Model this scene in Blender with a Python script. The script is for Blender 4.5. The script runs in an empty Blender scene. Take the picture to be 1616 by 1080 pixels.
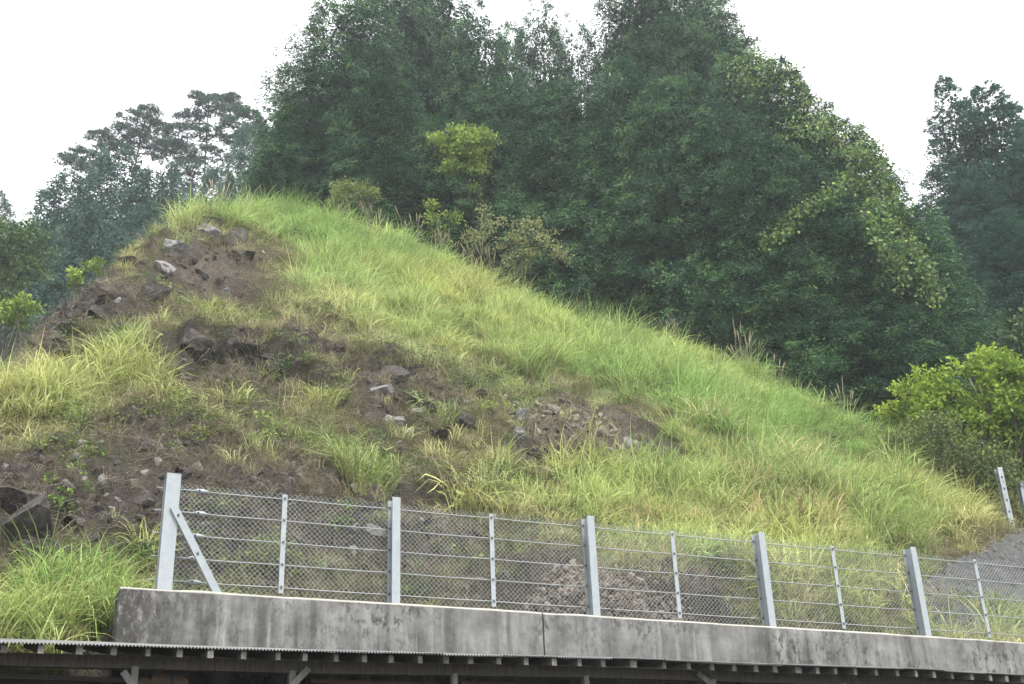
import bpy, bmesh, math, random
import numpy as np
from mathutils import Vector, Matrix
from mathutils.bvhtree import BVHTree

sc = bpy.context.scene
COL = sc.collection
RNG = np.random.default_rng(7)
random.seed(7)

# ------------------------------------------------------------------ camera
F, PITCH, ROLL = 1915.9, math.radians(25.005), math.radians(-2.2885)   # focal length in photo pixels (1616 wide)
CAM = np.array([0., 0., 1.6])
_f = np.array([0, math.cos(PITCH), math.sin(PITCH)]); _u = np.array([0, -math.sin(PITCH), math.cos(PITCH)]); _x = np.array([1., 0, 0])
CR = math.cos(ROLL) * _x + math.sin(ROLL) * _u
CU = -math.sin(ROLL) * _x + math.cos(ROLL) * _u
CF = _f
cd = bpy.data.cameras.new('camera'); cam = bpy.data.objects.new('camera', cd); COL.objects.link(cam)
cd.sensor_fit = 'HORIZONTAL'; cd.sensor_width = 36; cd.lens = F / 1616 * 36; cd.clip_end = 2000
cam.matrix_world = Matrix(((CR[0], CU[0], -CF[0], CAM[0]), (CR[1], CU[1], -CF[1], CAM[1]), (CR[2], CU[2], -CF[2], CAM[2]), (0, 0, 0, 1)))
sc.camera = cam

# ------------------------------------------------------------------ overcast daylight
SUN_EL, SUN_AZ = math.radians(58), math.radians(150)       # compass azimuth from +Y, clockwise: behind the camera, to its right
w = bpy.data.worlds.new('World'); sc.world = w; w.use_nodes = True
nt = w.node_tree; bg = nt.nodes['Background']
sky = nt.nodes.new('ShaderNodeTexSky'); sky.sky_type = 'NISHITA'; sky.sun_disc = False
sky.sun_elevation = SUN_EL; sky.sun_rotation = SUN_AZ; sky.air_density = 1.0; sky.dust_density = 4.0; sky.ozone_density = 1.0
hs = nt.nodes.new('ShaderNodeHueSaturation'); hs.inputs['Saturation'].default_value = 0.12
mx = nt.nodes.new('ShaderNodeMix'); mx.data_type = 'RGBA'; mx.inputs[0].default_value = 0.8
mx.inputs[7].default_value = (6.4, 6.55, 6.7, 1)             # the even white cloud layer over the sky
nt.links.new(sky.outputs[0], hs.inputs['Color']); nt.links.new(hs.outputs[0], mx.inputs[6])
nt.links.new(mx.outputs[2], bg.inputs['Color']); bg.inputs['Strength'].default_value = 0.11
sl = bpy.data.lights.new('sun', 'SUN'); sl.energy = 1.5; sl.angle = math.radians(16); sl.color = (1.0, 0.965, 0.9)
so = bpy.data.objects.new('sun', sl); COL.objects.link(so)
sd = Vector((math.sin(SUN_AZ) * math.cos(SUN_EL), math.cos(SUN_AZ) * math.cos(SUN_EL), math.sin(SUN_EL)))
so.rotation_euler = sd.to_track_quat('Z', 'Y').to_euler()
so.location = (10, -10, 40)
vs = sc.view_settings
vs.view_transform = 'Standard'; vs.look = 'None'; vs.exposure = 1.95; vs.gamma = 1; vs.use_curve_mapping = False
cy = sc.cycles
cy.use_denoising = True
cy.max_bounces = 4; cy.diffuse_bounces = 2; cy.glossy_bounces = 2; cy.transmission_bounces = 4; cy.volume_bounces = 1; cy.transparent_max_bounces = 8

# ------------------------------------------------------------------ frames of reference
TH = math.radians(24.67)                                      # the retaining wall, fence and shed run along U
U = np.array([math.cos(TH), math.sin(TH), 0]); V = np.array([-math.sin(TH), math.cos(TH), 0])
P1 = np.array([-4.40, 14.77, 5.29])                           # foot of the fence's end post, on top of the wall

def ray(px, py):
    return CF + (px - 808) / F * CR + (540 - py) / F * CU
def project(P):
    D = np.asarray(P) - CAM; d = np.maximum(D @ CF, 0.1)
    return 808 + F * (D @ CR) / d, 540 - F * (D @ CU) / d
def uv_of(P):
    D = np.asarray(P) - P1
    return D @ U, D @ V
def world(u, v, z):
    u = np.asarray(u, float); v = np.asarray(v, float); z = np.asarray(z, float)
    return np.stack([P1[0] + u * U[0] + v * V[0], P1[1] + u * U[1] + v * V[1], z + 0 * u], -1)
def on_v(px, py, v):
    """point on the vertical plane v = const seen at a photo pixel -> (u, z)"""
    d = ray(px, py); t = (v - (CAM - P1) @ V) / (d @ V); P = CAM + t * d
    return float((P - P1) @ U), float(P[2])

# ------------------------------------------------------------------ noise
def _hash(ix, iy, iz, s):
    h = (ix.astype(np.int64) * 374761393 + iy.astype(np.int64) * 668265263 + iz.astype(np.int64) * 2147483647 + s * 974634777) & 0xffffffff
    h = ((h ^ (h >> 13)) * 1274126177) & 0xffffffff
    return ((h ^ (h >> 16)) & 0xffff) / 65535.0
def vnoise(x, y, z=0., s=0):
    x = np.asarray(x, float); y = np.asarray(y, float) + 0 * x; z = np.asarray(z, float) + 0 * x
    ix, iy, iz = np.floor(x), np.floor(y), np.floor(z)
    fx, fy, fz = x - ix, y - iy, z - iz
    fx = fx * fx * (3 - 2 * fx); fy = fy * fy * (3 - 2 * fy); fz = fz * fz * (3 - 2 * fz)
    r = 0
    for a in (0, 1):
        for b in (0, 1):
            for c in (0, 1):
                r = r + _hash(ix + a, iy + b, iz + c, s) * (fx if a else 1 - fx) * (fy if b else 1 - fy) * (fz if c else 1 - fz)
    return r * 2 - 1
def fbm(x, y, z=0., o=4, s=0):
    r, a, q = 0, 1., 1.
    for k in range(o):
        r = r + a * vnoise(np.asarray(x) * q + 17.3 * k, np.asarray(y) * q - 9.1 * k, np.asarray(z) * q, s + k); a *= .5; q *= 2.03
    return r

# ------------------------------------------------------------------ helpers: materials, objects, tags
MATS = {}
def new_mat(name):
    m = bpy.data.materials.new(name); m.use_nodes = True; n = m.node_tree
    return m, n, n.nodes['Principled BSDF']
def N(n, typ, **kw):
    o = n.nodes.new('ShaderNode' + typ)
    for k, v in kw.items(): setattr(o, k, v)
    return o
def ramp(n, stops, fac):
    r = N(n, 'ValToRGB'); e = r.color_ramp.elements
    while len(e) < len(stops): e.new(0.5)
    for el, (p, c) in zip(e, stops): el.position = p; el.color = (*c, 1) if len(c) == 3 else c
    n.links.new(fac, r.inputs[0]); return r.outputs[0]
def mixc(n, fac, a, b, mode='MIX'):
    m = N(n, 'Mix', data_type='RGBA', blend_type=mode)
    for i, q in ((0, fac), (6, a), (7, b)):
        if hasattr(q, 'is_linked') or isinstance(q, bpy.types.NodeSocket): n.links.new(q, m.inputs[i])
        elif i == 0: m.inputs[0].default_value = q
        else: m.inputs[i].default_value = (*q, 1)
    return m.outputs[2]
def noise(n, scale, detail=4, rough=.55, vec=None, dist=0.):
    t = N(n, 'TexNoise'); t.inputs['Scale'].default_value = scale; t.inputs['Detail'].default_value = detail
    t.inputs['Roughness'].default_value = rough; t.inputs['Distortion'].default_value = dist
    if vec is not None: n.links.new(vec, t.inputs['Vector'])
    return t.outputs['Fac']
def coords(n, scale=(1, 1, 1), kind='Object'):
    c = N(n, 'TexCoord'); m = N(n, 'Mapping'); m.inputs['Scale'].default_value = scale
    n.links.new(c.outputs[kind], m.inputs[0]); return m.outputs[0]
def bump(n, b, h, strength=.5, dist=.02):
    k = N(n, 'Bump'); k.inputs['Strength'].default_value = strength; k.inputs['Distance'].default_value = dist
    n.links.new(h, k.inputs['Height']); n.links.new(k.outputs[0], b.inputs['Normal'])
def attr(n, name, typ='GEOMETRY'):
    a = N(n, 'Attribute'); a.attribute_name = name; a.attribute_type = typ; return a
def set_spec(b, v):
    b.inputs['Specular IOR Level'].default_value = v

def leaf_mat(name, dark, light, trans=.25, tip=None, rough=.6):
    """foliage: colour varies leaf by leaf and clump by clump (attribute tint), with some light passing through"""
    m, n, b = new_mat(name)
    a = attr(n, 'tint')
    c = ramp(n, [(0., dark), (.55, tuple((p + q) / 2 for p, q in zip(dark, light))), (1., light)] if tip is None else [(0., dark), (.7, light), (1., tip)], a.outputs['Fac'])
    n.links.new(c, b.inputs['Base Color']); b.inputs['Roughness'].default_value = rough; set_spec(b, .25)
    t = N(n, 'BsdfTranslucent'); n.links.new(c, t.inputs['Color'])
    s = N(n, 'MixShader'); s.inputs[0].default_value = trans
    n.links.new(b.outputs[0], s.inputs[1]); n.links.new(t.outputs[0], s.inputs[2])
    n.links.new(s.outputs[0], n.nodes['Material Output'].inputs['Surface'])
    return m
def simple_mat(name, col, rough=.7, var=.25, scale=6., metal=0., bmp=.3, bdist=.01, stretch=(1, 1, 1), spec=.3):
    m, n, b = new_mat(name)
    vec = coords(n, stretch); f = noise(n, scale, 5, .6, vec)
    c = ramp(n, [(.25, tuple(x * (1 - var) for x in col)), (.75, tuple(min(1, x * (1 + var)) for x in col))], f)
    n.links.new(c, b.inputs['Base Color']); b.inputs['Roughness'].default_value = rough; b.inputs['Metallic'].default_value = metal; set_spec(b, spec)
    if bmp: bump(n, b, f, bmp, bdist)
    return m

def mesh_np(name, verts, faces, mat=None, attrs=None, smooth=False):
    """mesh from arrays; faces is (n,3) or (n,4); attrs: {name: per-vertex float array}"""
    verts = np.asarray(verts, np.float32); faces = np.asarray(faces, np.int32)
    me = bpy.data.meshes.new(name); k = faces.shape[1]
    me.vertices.add(len(verts)); me.vertices.foreach_set('co', verts.ravel())
    me.loops.add(faces.size); me.loops.foreach_set('vertex_index', faces.ravel())
    me.polygons.add(len(faces)); me.polygons.foreach_set('loop_start', np.arange(0, faces.size, k, dtype=np.int32))
    me.polygons.foreach_set('loop_total', np.full(len(faces), k, np.int32))
    if smooth: me.polygons.foreach_set('use_smooth', np.ones(len(faces), bool))
    me.update(calc_edges=True)
    for a, d in (attrs or {}).items():
        t = me.attributes.new(a, 'FLOAT', 'POINT'); t.data.foreach_set('value', np.asarray(d, np.float32))
    if mat: me.materials.append(mat)
    return me
class MB:
    """collects solids for ONE mesh"""
    def __init__(s): s.v, s.f = [], []
    def box(s, x0, x1, y0, y1, z0, z1):
        i = len(s.v); s.v += [(x, y, z) for z in (z0, z1) for y in (y0, y1) for x in (x0, x1)]
        s.f += [(i, i + 2, i + 3, i + 1), (i + 4, i + 5, i + 7, i + 6), (i, i + 1, i + 5, i + 4), (i + 2, i + 6, i + 7, i + 3), (i, i + 4, i + 6, i + 2), (i + 1, i + 3, i + 7, i + 5)]
        return s
    def prism(s, a, b, w, h, up=(0, 0, 1)):
        """bar of section w x h from a to b"""
        a, b = Vector(a), Vector(b); d = (b - a).normalized(); x = d.cross(Vector(up)).normalized(); y = x.cross(d).normalized(); i = len(s.v)
        for p in (a, b):
            for sx, sy in ((-1, -1), (1, -1), (1, 1), (-1, 1)): s.v.append(tuple(p + x * (sx * w / 2) + y * (sy * h / 2)))
        s.f += [(i, i + 1, i + 2, i + 3), (i + 7, i + 6, i + 5, i + 4)] + [(i + k, i + 4 + k, i + 4 + (k + 1) % 4, i + (k + 1) % 4) for k in range(4)]
        return s
    def tube(s, pts, rad, n=6):
        pts = [Vector(p) for p in pts]; i0 = len(s.v)
        rad = rad if hasattr(rad, '__len__') else [rad] * len(pts)
        for k, p in enumerate(pts):
            d = (pts[min(k + 1, len(pts) - 1)] - pts[max(k - 1, 0)]).normalized()
            x = d.cross(Vector((.31, .93, .2))).normalized(); y = d.cross(x)
            for j in range(n):
                a = 2 * math.pi * j / n; s.v.append(tuple(p + (x * math.cos(a) + y * math.sin(a)) * rad[k]))
        for k in range(len(pts) - 1):
            for j in range(n):
                s.f.append((i0 + k * n + j, i0 + k * n + (j + 1) % n, i0 + (k + 1) * n + (j + 1) % n, i0 + (k + 1) * n + j))
        s.f += [tuple(i0 + j for j in reversed(range(n))), tuple(i0 + (len(pts) - 1) * n + j for j in range(n))]
        return s
    def mesh(s, name, mat, smooth=False):
        me = bpy.data.meshes.new(name); me.from_pydata(s.v, [], s.f)
        bm = bmesh.new(); bm.from_mesh(me); bmesh.ops.recalc_face_normals(bm, faces=bm.faces); bm.to_mesh(me); bm.free()
        if smooth:
            for p in me.polygons: p.use_smooth = True
        me.materials.append(mat); return me
def obj(name, me, parent=None, loc=None, rotz=None):
    o = bpy.data.objects.new(name, me); COL.objects.link(o); o.parent = parent
    if loc is not None: o.location = loc
    if rotz is not None: o.rotation_euler = (0, 0, rotz)
    return o
def empty(name, loc, rotz=0.):
    o = bpy.data.objects.new(name, None); COL.objects.link(o); o.location = loc; o.rotation_euler = (0, 0, rotz); o.empty_display_size = .2; return o
def tag(o, label, cat, group=None):
    o['label'] = label; o['category'] = cat
    if group: o['group'] = group
    return o

# ------------------------------------------------------------------ terrain
SL, V0, Z0 = 0.9, 1.2, 5.05
RIDGE = [(0, 575), (60, 512), (130, 452), (210, 388), (300, 356), (400, 340), (460, 326), (520, 360), (600, 388), (700, 420), (800, 462), (960, 515), (1120, 572), (1260, 622), (1380, 690)]
def plane_hit(px, py, lift=0.):
    d = ray(px, py); a = d[2] - SL * (d @ V); b = Z0 - SL * V0 + SL * ((CAM - P1) @ V) - CAM[2] + lift
    return CAM + (b / a) * d
rp = np.array([plane_hit(*p) for p in RIDGE]); ru, rv = uv_of(rp)
RU = np.concatenate([[-30, -8, -4, -3], ru, [25, 45]]); RV = np.concatenate([[1, 2, 4.5, 6.5], rv, [10.6, 9]])
def base_z(u, v):
    pl = Z0 + SL * (v - V0)
    vr = np.interp(u, RU, RV); zr = Z0 + SL * (vr - V0)
    bey = zr + .15 - .10 * (v - vr)
    k = .35; h = np.clip(.5 + .5 * (bey - pl) / k, 0, 1); z = bey * (1 - h) + pl * h - k * h * (1 - h)
    X = P1[0] + u * U[0] + v * V[0]; Y = P1[1] + u * U[1] + v * V[1]; d = np.hypot(X, Y)
    z = np.maximum(z, np.where(v > 5, 13 + (d - 48) * .5, -9))
    terrace = np.clip(1.7 + (v + 6.5) * .8, 0.02, 1.7)
    z = np.maximum(z, terrace)
    t = np.clip((u + 1.0) / .5, 0, 1)                      # the level fill held by the wall
    fill = np.where(v > -.2, 5.0, -9.)
    return np.where(t > 0, np.maximum(z, np.where(v > -.2, z * (1 - t) + np.maximum(z, fill) * t, z)), z)
def axis(segs):
    r = []
    for a, b, s in segs: r.append(np.arange(a, b - 1e-6, s))
    return np.concatenate(r + [[segs[-1][1]]])
GU = axis([(-60, -6, 2.), (-6, 26, .1), (26, 70, 2.)]); GV = axis([(-9, -3, .6), (-3, 29, .1), (29, 110, 1.6)])
gu, gv = np.meshgrid(GU, GV, indexing='ij')
JIT = [(a, b) for a in (-.55, 0, .55) for b in (-.45, 0, .45)]
near_wall = np.clip((gv - .2) / 2.2, 0, 1)
gz = sum(base_z(gu + a * near_wall, gv + b * near_wall) for a, b in JIT) / len(JIT)
hw = (gu > -.92) & (gv < .34) & (gv > -.6) & (gu < 30)      # the wall's own footprint: keep the soil inside the wall
gz = np.where(hw, np.minimum(gz, 4.0), gz)
gz = np.where((gv < -.25) & (gu > -.4), np.minimum(gz, 1.7), gz)

# how much grass, read off the photograph every 100 x 50 pixels (0 bare .. 9 dense)
DENS = '79999999999999999 77779999999999999 41602899999999999 30101799999999999 20144588999999999 21832246899999999 57722413568999999 87232512414899999 42112334422899999 11111223678888877 00011213689999987 00011211357888763 26622333225678620 89833443101156764 99986665310123566'.split()
DG = np.array([[int(c) for c in r] for r in DENS], float) / 9
def dens_at(px, py):
    x = np.clip(px / 100, 0, 15.999); y = np.clip((py - 300) / 50, 0, 13.999); i, j = np.floor(y).astype(int), np.floor(x).astype(int); fy, fx = y - i, x - j
    return DG[i, j] * (1 - fy) * (1 - fx) + DG[i + 1, j] * fy * (1 - fx) + DG[i, j + 1] * (1 - fy) * fx + DG[i + 1, j + 1] * fy * fx
gP = world(gu, gv, gz); gpx, gpy = project(gP); gd = dens_at(gpx, gpy)
gd = np.clip(gd + .16 * fbm(gu * .55, gv * .55, 0, 3, 40), 0, 1)
bare = np.clip((.55 - gd) / .45, 0, 1) * (gv < 29)
onhill = np.clip((gv - .5) / 1.5, 0, 1) * np.clip((60 - gv) / 10, 0, 1)
onhill = np.where(gu < -.95, np.clip((gv + 1.2) / 1.2, 0, 1), onhill)
rough = .38 * fbm(gu * .33, gv * .33, 0, 3, 3) + .11 * fbm(gu * 1.5, gv * 1.5, 0, 3, 9)
rid = (1 - np.abs(fbm(gu * .8 + .3 * gv, gv * .8, 0, 4, 21))) - .55
blk = np.floor(fbm(gu * 1.1, gv * 1.6, 0, 3, 31) * 5) / 5
def worley(x, y, s):
    ix, iy = np.floor(x), np.floor(y); f1 = np.full(x.shape, 9.); f2 = f1.copy(); val = np.zeros(x.shape); tx = val.copy(); ty = val.copy()
    for a in (-1, 0, 1):
        for b in (-1, 0, 1):
            cx, cy_ = ix + a, iy + b; zz_ = np.zeros(x.shape); qx = cx + _hash(cx, cy_, zz_, s); qy = cy_ + _hash(cx, cy_, zz_ + 1, s); d = np.hypot(x - qx, y - qy); near = d < f1
            f2 = np.where(near, f1, np.minimum(f2, d)); val = np.where(near, _hash(cx, cy_, zz_ + 2, s), val); tx = np.where(near, x - qx, tx); ty = np.where(near, y - qy, ty); f1 = np.minimum(f1, d)
    return val, f2 - f1, tx, ty
wx = gu + .35 * fbm(gu * 1.3, gv * 1.3, 0, 2, 14); wy = gv * 1.25 + .35 * fbm(gu * 1.3, gv * 1.3, 5, 2, 15)
w1, e1, tx, ty = worley(wx * .95, wy * .95, 5); w2, e2, tx2, ty2 = worley(wx * 2.6, wy * 2.6, 6)
w3, e3, _, _ = worley(wx * 5.2, wy * 5.2, 8)
rocky = np.clip(bare * 1.4 - .12, 0, 1) * np.clip(.75 + 1.1 * fbm(gu * .4, gv * .4, 0, 2, 16), 0, 1)
rough += bare * (.5 * rid + .09 * fbm(gu * 4.5, gv * 4.5, 0, 2, 51)) + rocky * (.75 * (w1 - .5) + .5 * tx * (w2 - .2) + .34 * (w2 - .5) + .5 * tx2 * (w1 - .5) - .25 * np.exp(-e1 * 9) - .12 * np.exp(-e2 * 8) + .18 * (w3 - .5) - .05 * np.exp(-e3 * 8))
cellv = np.where(rocky > .08, .4 * w2 + .3 * w1 + .3 * w3 - .35 * np.exp(-e3 * 7) - .3 * np.exp(-e2 * 7), .5)
def scarp(poly, amp, up):
    """turf edge standing proud above a bare face: poly in photo pixels, amp and up in metres"""
    pts = np.array([uv_of(plane_hit(*p)) for p in poly]); best = np.full(gu.shape, 1e9); side = np.zeros(gu.shape)
    for a, b in zip(pts[:-1], pts[1:]):
        ab = b - a; t = np.clip(((gu - a[0]) * ab[0] + (gv - a[1]) * ab[1]) / (ab @ ab), 0, 1)
        dx, dy = gu - a[0] - t * ab[0], gv - a[1] - t * ab[1]; d = np.hypot(dx, dy); c = ab[0] * dy - ab[1] * dx
        side = np.where(d < best, c, side); best = np.minimum(best, d)
    up_d = np.where(side > 0, best, -best)
    prof = np.where(up_d > 0, np.clip(1 - up_d / up, 0, 1), np.clip(1 + up_d / .25, 0, 1))
    low = np.where(up_d <= 0, -.5 * amp * np.exp(up_d / 1.3), 0)
    return amp * prof + low
rough += scarp([(800, 580), (850, 608), (905, 645), (960, 672), (1015, 695)], .34, 1.6)
rough += scarp([(262, 560), (310, 540), (380, 548), (430, 570)], .7, 2.2)
rough += scarp([(590, 590), (640, 585), (665, 620)], .35, 1.2)
rough += scarp([(170, 400), (240, 380), (330, 362), (400, 372)], .4, 1.2)
# spoil heap against the back of the wall
hu, hz = on_v(925, 902, 1.0)
heap = 1.05 * np.exp(-(((gu - hu) / np.where(gu < hu, .95, 1.7)) ** 2) - ((gv - 1.35) / .75) ** 2)
gz = gz + rough * onhill + np.where(gv > .3, heap, 0)
gz = np.where(hw, np.minimum(gz, 4.0), gz)
sl_u = np.abs(np.gradient(gz, axis=0) / np.gradient(GU)[:, None]); sl_v = np.abs(np.gradient(gz, axis=1) / np.gradient(GV)[None]); bare = np.maximum(bare, np.clip((np.hypot(sl_u, sl_v) - 1.45) / .7, 0, .9) * (gv < 29))
gP = world(gu, gv, gz)
def terr(u, v):
    u = np.asarray(u, float); v = np.asarray(v, float)
    i = np.clip(np.searchsorted(GU, u) - 1, 0, len(GU) - 2); j = np.clip(np.searchsorted(GV, v) - 1, 0, len(GV) - 2)
    a = np.clip((u - GU[i]) / (GU[i + 1] - GU[i]), 0, 1); b = np.clip((v - GV[j]) / (GV[j + 1] - GV[j]), 0, 1)
    return gz[i, j] * (1 - a) * (1 - b) + gz[i + 1, j] * a * (1 - b) + gz[i, j + 1] * (1 - a) * b + gz[i + 1, j + 1] * a * b
def terr_xy(P):
    u, v = uv_of(P); return float(terr(u, v))
def hit(px, py, tmax=140., strict=False):
    """first terrain point seen at a photo pixel"""
    d = ray(px, py); ts = np.arange(13.5, tmax, .04); P = CAM + ts[:, None] * d; u, v = uv_of(P); g = terr(u, v)
    k = np.argmax(P[:, 2] < g + .01)
    return P[k] if P[k, 2] < g[k] + .01 else (None if strict else plane_hit(px, py))

# ground material: dark stony soil where it is bare, straw litter and moss where grass grows
m, n, b = new_mat('hillside_soil'); MATS['soil'] = m
vec = coords(n); a = attr(n, 'bare')
n1 = noise(n, .9, 6, .65, vec); n2 = noise(n, 5., 6, .7, vec); n3 = noise(n, 22., 4, .7, vec)
soil = ramp(n, [(.28, (.022, .019, .017)), (.45, (.062, .053, .047)), (.6, (.115, .100, .089)), (.78, (.20, .185, .172))], n2)
soil = mixc(n, ramp(n, [(.42, (0, 0, 0)), (.62, (1, 1, 1))], n1), soil, (.082, .068, .058), 'MIX')
soil = mixc(n, .55, soil, ramp(n, [(.3, (.022, .019, .017)), (.5, (.078, .068, .060)), (.75, (.19, .172, .157))], n3))
lit = ramp(n, [(.3, (.035, .036, .015)), (.5, (.085, .078, .036)), (.7, (.17, .145, .075))], n3)
lit = mixc(n, ramp(n, [(.45, (0, 0, 0)), (.6, (1, 1, 1))], n1), lit, (.075, .095, .025))
at = N(n, 'Math', operation='MULTIPLY_ADD'); n.links.new(n2, at.inputs[0]); at.inputs[1].default_value = .9; at.inputs[2].default_value = -.45
ad = N(n, 'Math', operation='ADD', use_clamp=True); n.links.new(a.outputs['Fac'], ad.inputs[0]); n.links.new(at.outputs[0], ad.inputs[1])
ca = attr(n, 'cell'); soil = mixc(n, 1.0, soil, ramp(n, [(0., (.45, .44, .43)), (.6, (1, 1, 1)), (.86, (1.5, 1.48, 1.46)), (1., (2.6, 2.55, 2.5))], ca.outputs['Fac']), 'MULTIPLY')
soil = mixc(n, attr(n, 'scar').outputs['Fac'], soil, ramp(n, [(.3, (.09, .072, .055)), (.5, (.19, .16, .125)), (.7, (.30, .265, .22))], n3))
n.links.new(mixc(n, ad.outputs[0], lit, soil), b.inputs['Base Color']); b.inputs['Roughness'].default_value = .95; set_spec(b, .1)
hh = N(n, 'Math', operation='ADD'); n.links.new(n2, hh.inputs[0]); n.links.new(n3, hh.inputs[1]); bump(n, b, hh.outputs[0], 1., .16)
nu, nv = gu.shape; idx = np.arange(nu * nv).reshape(nu, nv)
faces = np.stack([idx[:-1, :-1], idx[1:, :-1], idx[1:, 1:], idx[:-1, 1:]], -1).reshape(-1, 4)
fx_, fy_ = project(gP); scar = np.clip(1.15 * np.exp(-((fx_ - 915) / 110) ** 4 - ((fy_ - (672 + .45 * (fx_ - 915))) / 42) ** 2) + .25 * fbm(gu * 1.5, gv * 1.5, 0, 2, 181), 0, .9) * (np.abs(fx_ - 915) < 150)
scar = np.maximum(scar, .75 * np.exp(-((fx_ - 345) / 75) ** 2 - ((fy_ - 430) / 40) ** 2))
hill = obj('hillside', mesh_np('hillside', gP.reshape(-1, 3), faces, MATS['soil'], {'bare': bare.ravel(), 'cell': cellv.ravel(), 'scar': scar.ravel()}, smooth=True)); hill.data.polygons.foreach_set('use_smooth', (rocky.ravel()[faces].mean(1) < .12)); hill['kind'] = 'structure'
m, n, b = new_mat('valley_ground'); vec = coords(n)
n.links.new(ramp(n, [(.3, (.05, .05, .045)), (.7, (.10, .095, .085))], noise(n, 1.5, 6, .6, vec)), b.inputs['Base Color']); b.inputs['Roughness'].default_value = .95
g = obj('ground', mesh_np('ground', [(-170, -170, 0), (170, -170, 0), (170, 170, 0), (-170, 170, 0)], [(0, 1, 2, 3)], m)); g['kind'] = 'structure'

# ------------------------------------------------------------------ concrete retaining wall
m, n, b = new_mat('weathered_concrete'); MATS['concrete'] = m
vec = coords(n); st = coords(n, (1.9, .2, .16)); st2 = coords(n, (7., .5, .45))
fine = noise(n, 14., 8, .7, vec); big = noise(n, .55, 3, .5, coords(n, (1, 1, 1.4)))
c0 = ramp(n, [(.3, (.12, .118, .114)), (.55, (.20, .197, .191)), (.8, (.28, .275, .27))], noise(n, 2.2, 6, .6, vec))
streak = ramp(n, [(.38, (1, 1, 1)), (.52, (.72, .725, .72)), (.64, (.30, .31, .31))], noise(n, 1.6, 5, .6, st))
c1 = mixc(n, .8, c0, streak, 'MULTIPLY')
pale = ramp(n, [(.55, (0, 0, 0)), (.78, (.5, .5, .5))], noise(n, 1.1, 4, .6, st2))
c1 = mixc(n, pale, c1, (.36, .357, .35))
blotch = ramp(n, [(.49, (0, 0, 0)), (.60, (.85, .85, .85))], noise(n, 9., 7, .75, coords(n, (1.3, 1, .8))))
zone = ramp(n, [(.42, (0, 0, 0)), (.62, (1, 1, 1))], big)
lic = N(n, 'Math', operation='MULTIPLY'); n.links.new(blotch, lic.inputs[0]); n.links.new(zone, lic.inputs[1])
c1 = mixc(n, lic.outputs[0], c1, (.035, .035, .034))
sepx = N(n, 'SeparateXYZ'); cc = N(n, 'TexCoord'); n.links.new(cc.outputs['Object'], sepx.inputs[0])
# lichen grown over the free end of the wall
mr = N(n, 'MapRange'); mr.inputs[1].default_value = .75; mr.inputs[2].default_value = -.45; n.links.new(sepx.outputs[0], mr.inputs[0])
b2 = ramp(n, [(.40, (0, 0, 0)), (.50, (.95, .95, .95))], noise(n, 8., 8, .8, coords(n, (1.5, 1, .8))))
l2 = N(n, 'Math', operation='MULTIPLY'); n.links.new(mr.outputs[0], l2.inputs[0]); n.links.new(b2, l2.inputs[1])
c1 = mixc(n, l2.outputs[0], c1, (.045, .042, .038))
# paler band along the top edge
mr2 = N(n, 'MapRange'); mr2.inputs[1].default_value = -.035; mr2.inputs[2].default_value = -.012; n.links.new(sepx.outputs[2], mr2.inputs[0])
c1 = mixc(n, mr2.outputs[0], c1, (.33, .315, .285))
n.links.new(mixc(n, .35, c1, ramp(n, [(.3, (.3, .3, .3)), (.7, (1, 1, 1))], fine), 'MULTIPLY'), b.inputs['Base Color'])
b.inputs['Roughness'].default_value = .92; set_spec(b, .15); bump(n, b, fine, .5, .012)

wall_root = tag(empty('retaining_wall', tuple(world(0., 0., 5.29)), TH), 'weathered grey concrete retaining wall with dark streaks below the wire fence', 'wall')
WF, WB = -.15, .30
joint_u = on_v(858, 1000, WF)[0]; end_u = on_v(187, 960, WF)[0]
def wall_panel(u0, u1):
    """panel with an uneven arris: grid face over a box, local z = 0 at the top"""
    k = max(4, int((u1 - u0) / .12)); us = np.linspace(u0, u1, k + 1); vv, ff = [], []
    def wob(u, s): return .008 * float(fbm(u * 2.1, s, 0, 3, 77))
    prof = [(WF + .012, -3.7), (WF + .0, -1.0), (WF, -.45), (WF, -.03), (WF + .025, 0.), (WB - .03, 0.), (WB, -.03), (WB, -3.7)]
    for u in us:
        for q, (v, z) in enumerate(prof): vv.append((u, v + wob(u, q), z + (wob(u, 30) if z > -.1 else 0)))
    p = len(prof)
    for i in range(k):
        for q in range(p - 1): ff.append((i * p + q, (i + 1) * p + q, (i + 1) * p + q + 1, i * p + q + 1))
    ff += [tuple(range(p)), tuple(reversed([k * p + q for q in range(p)]))]
    B = MB(); B.v, B.f = vv, ff; return B.mesh('wall_panel', MATS['concrete'])
for a0, a1 in ((end_u, joint_u - .012), (joint_u + .012, 19.5)):
    obj('wall_panel', wall_panel(a0, a1), wall_root)
jf = MB().box(joint_u - .02, joint_u + .02, WF + .03, WB - .04, -3.6, -.02); obj('joint_filler', jf.mesh('joint_filler', simple_mat('joint_filler', (.03, .03, .03))), wall_root)

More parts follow.
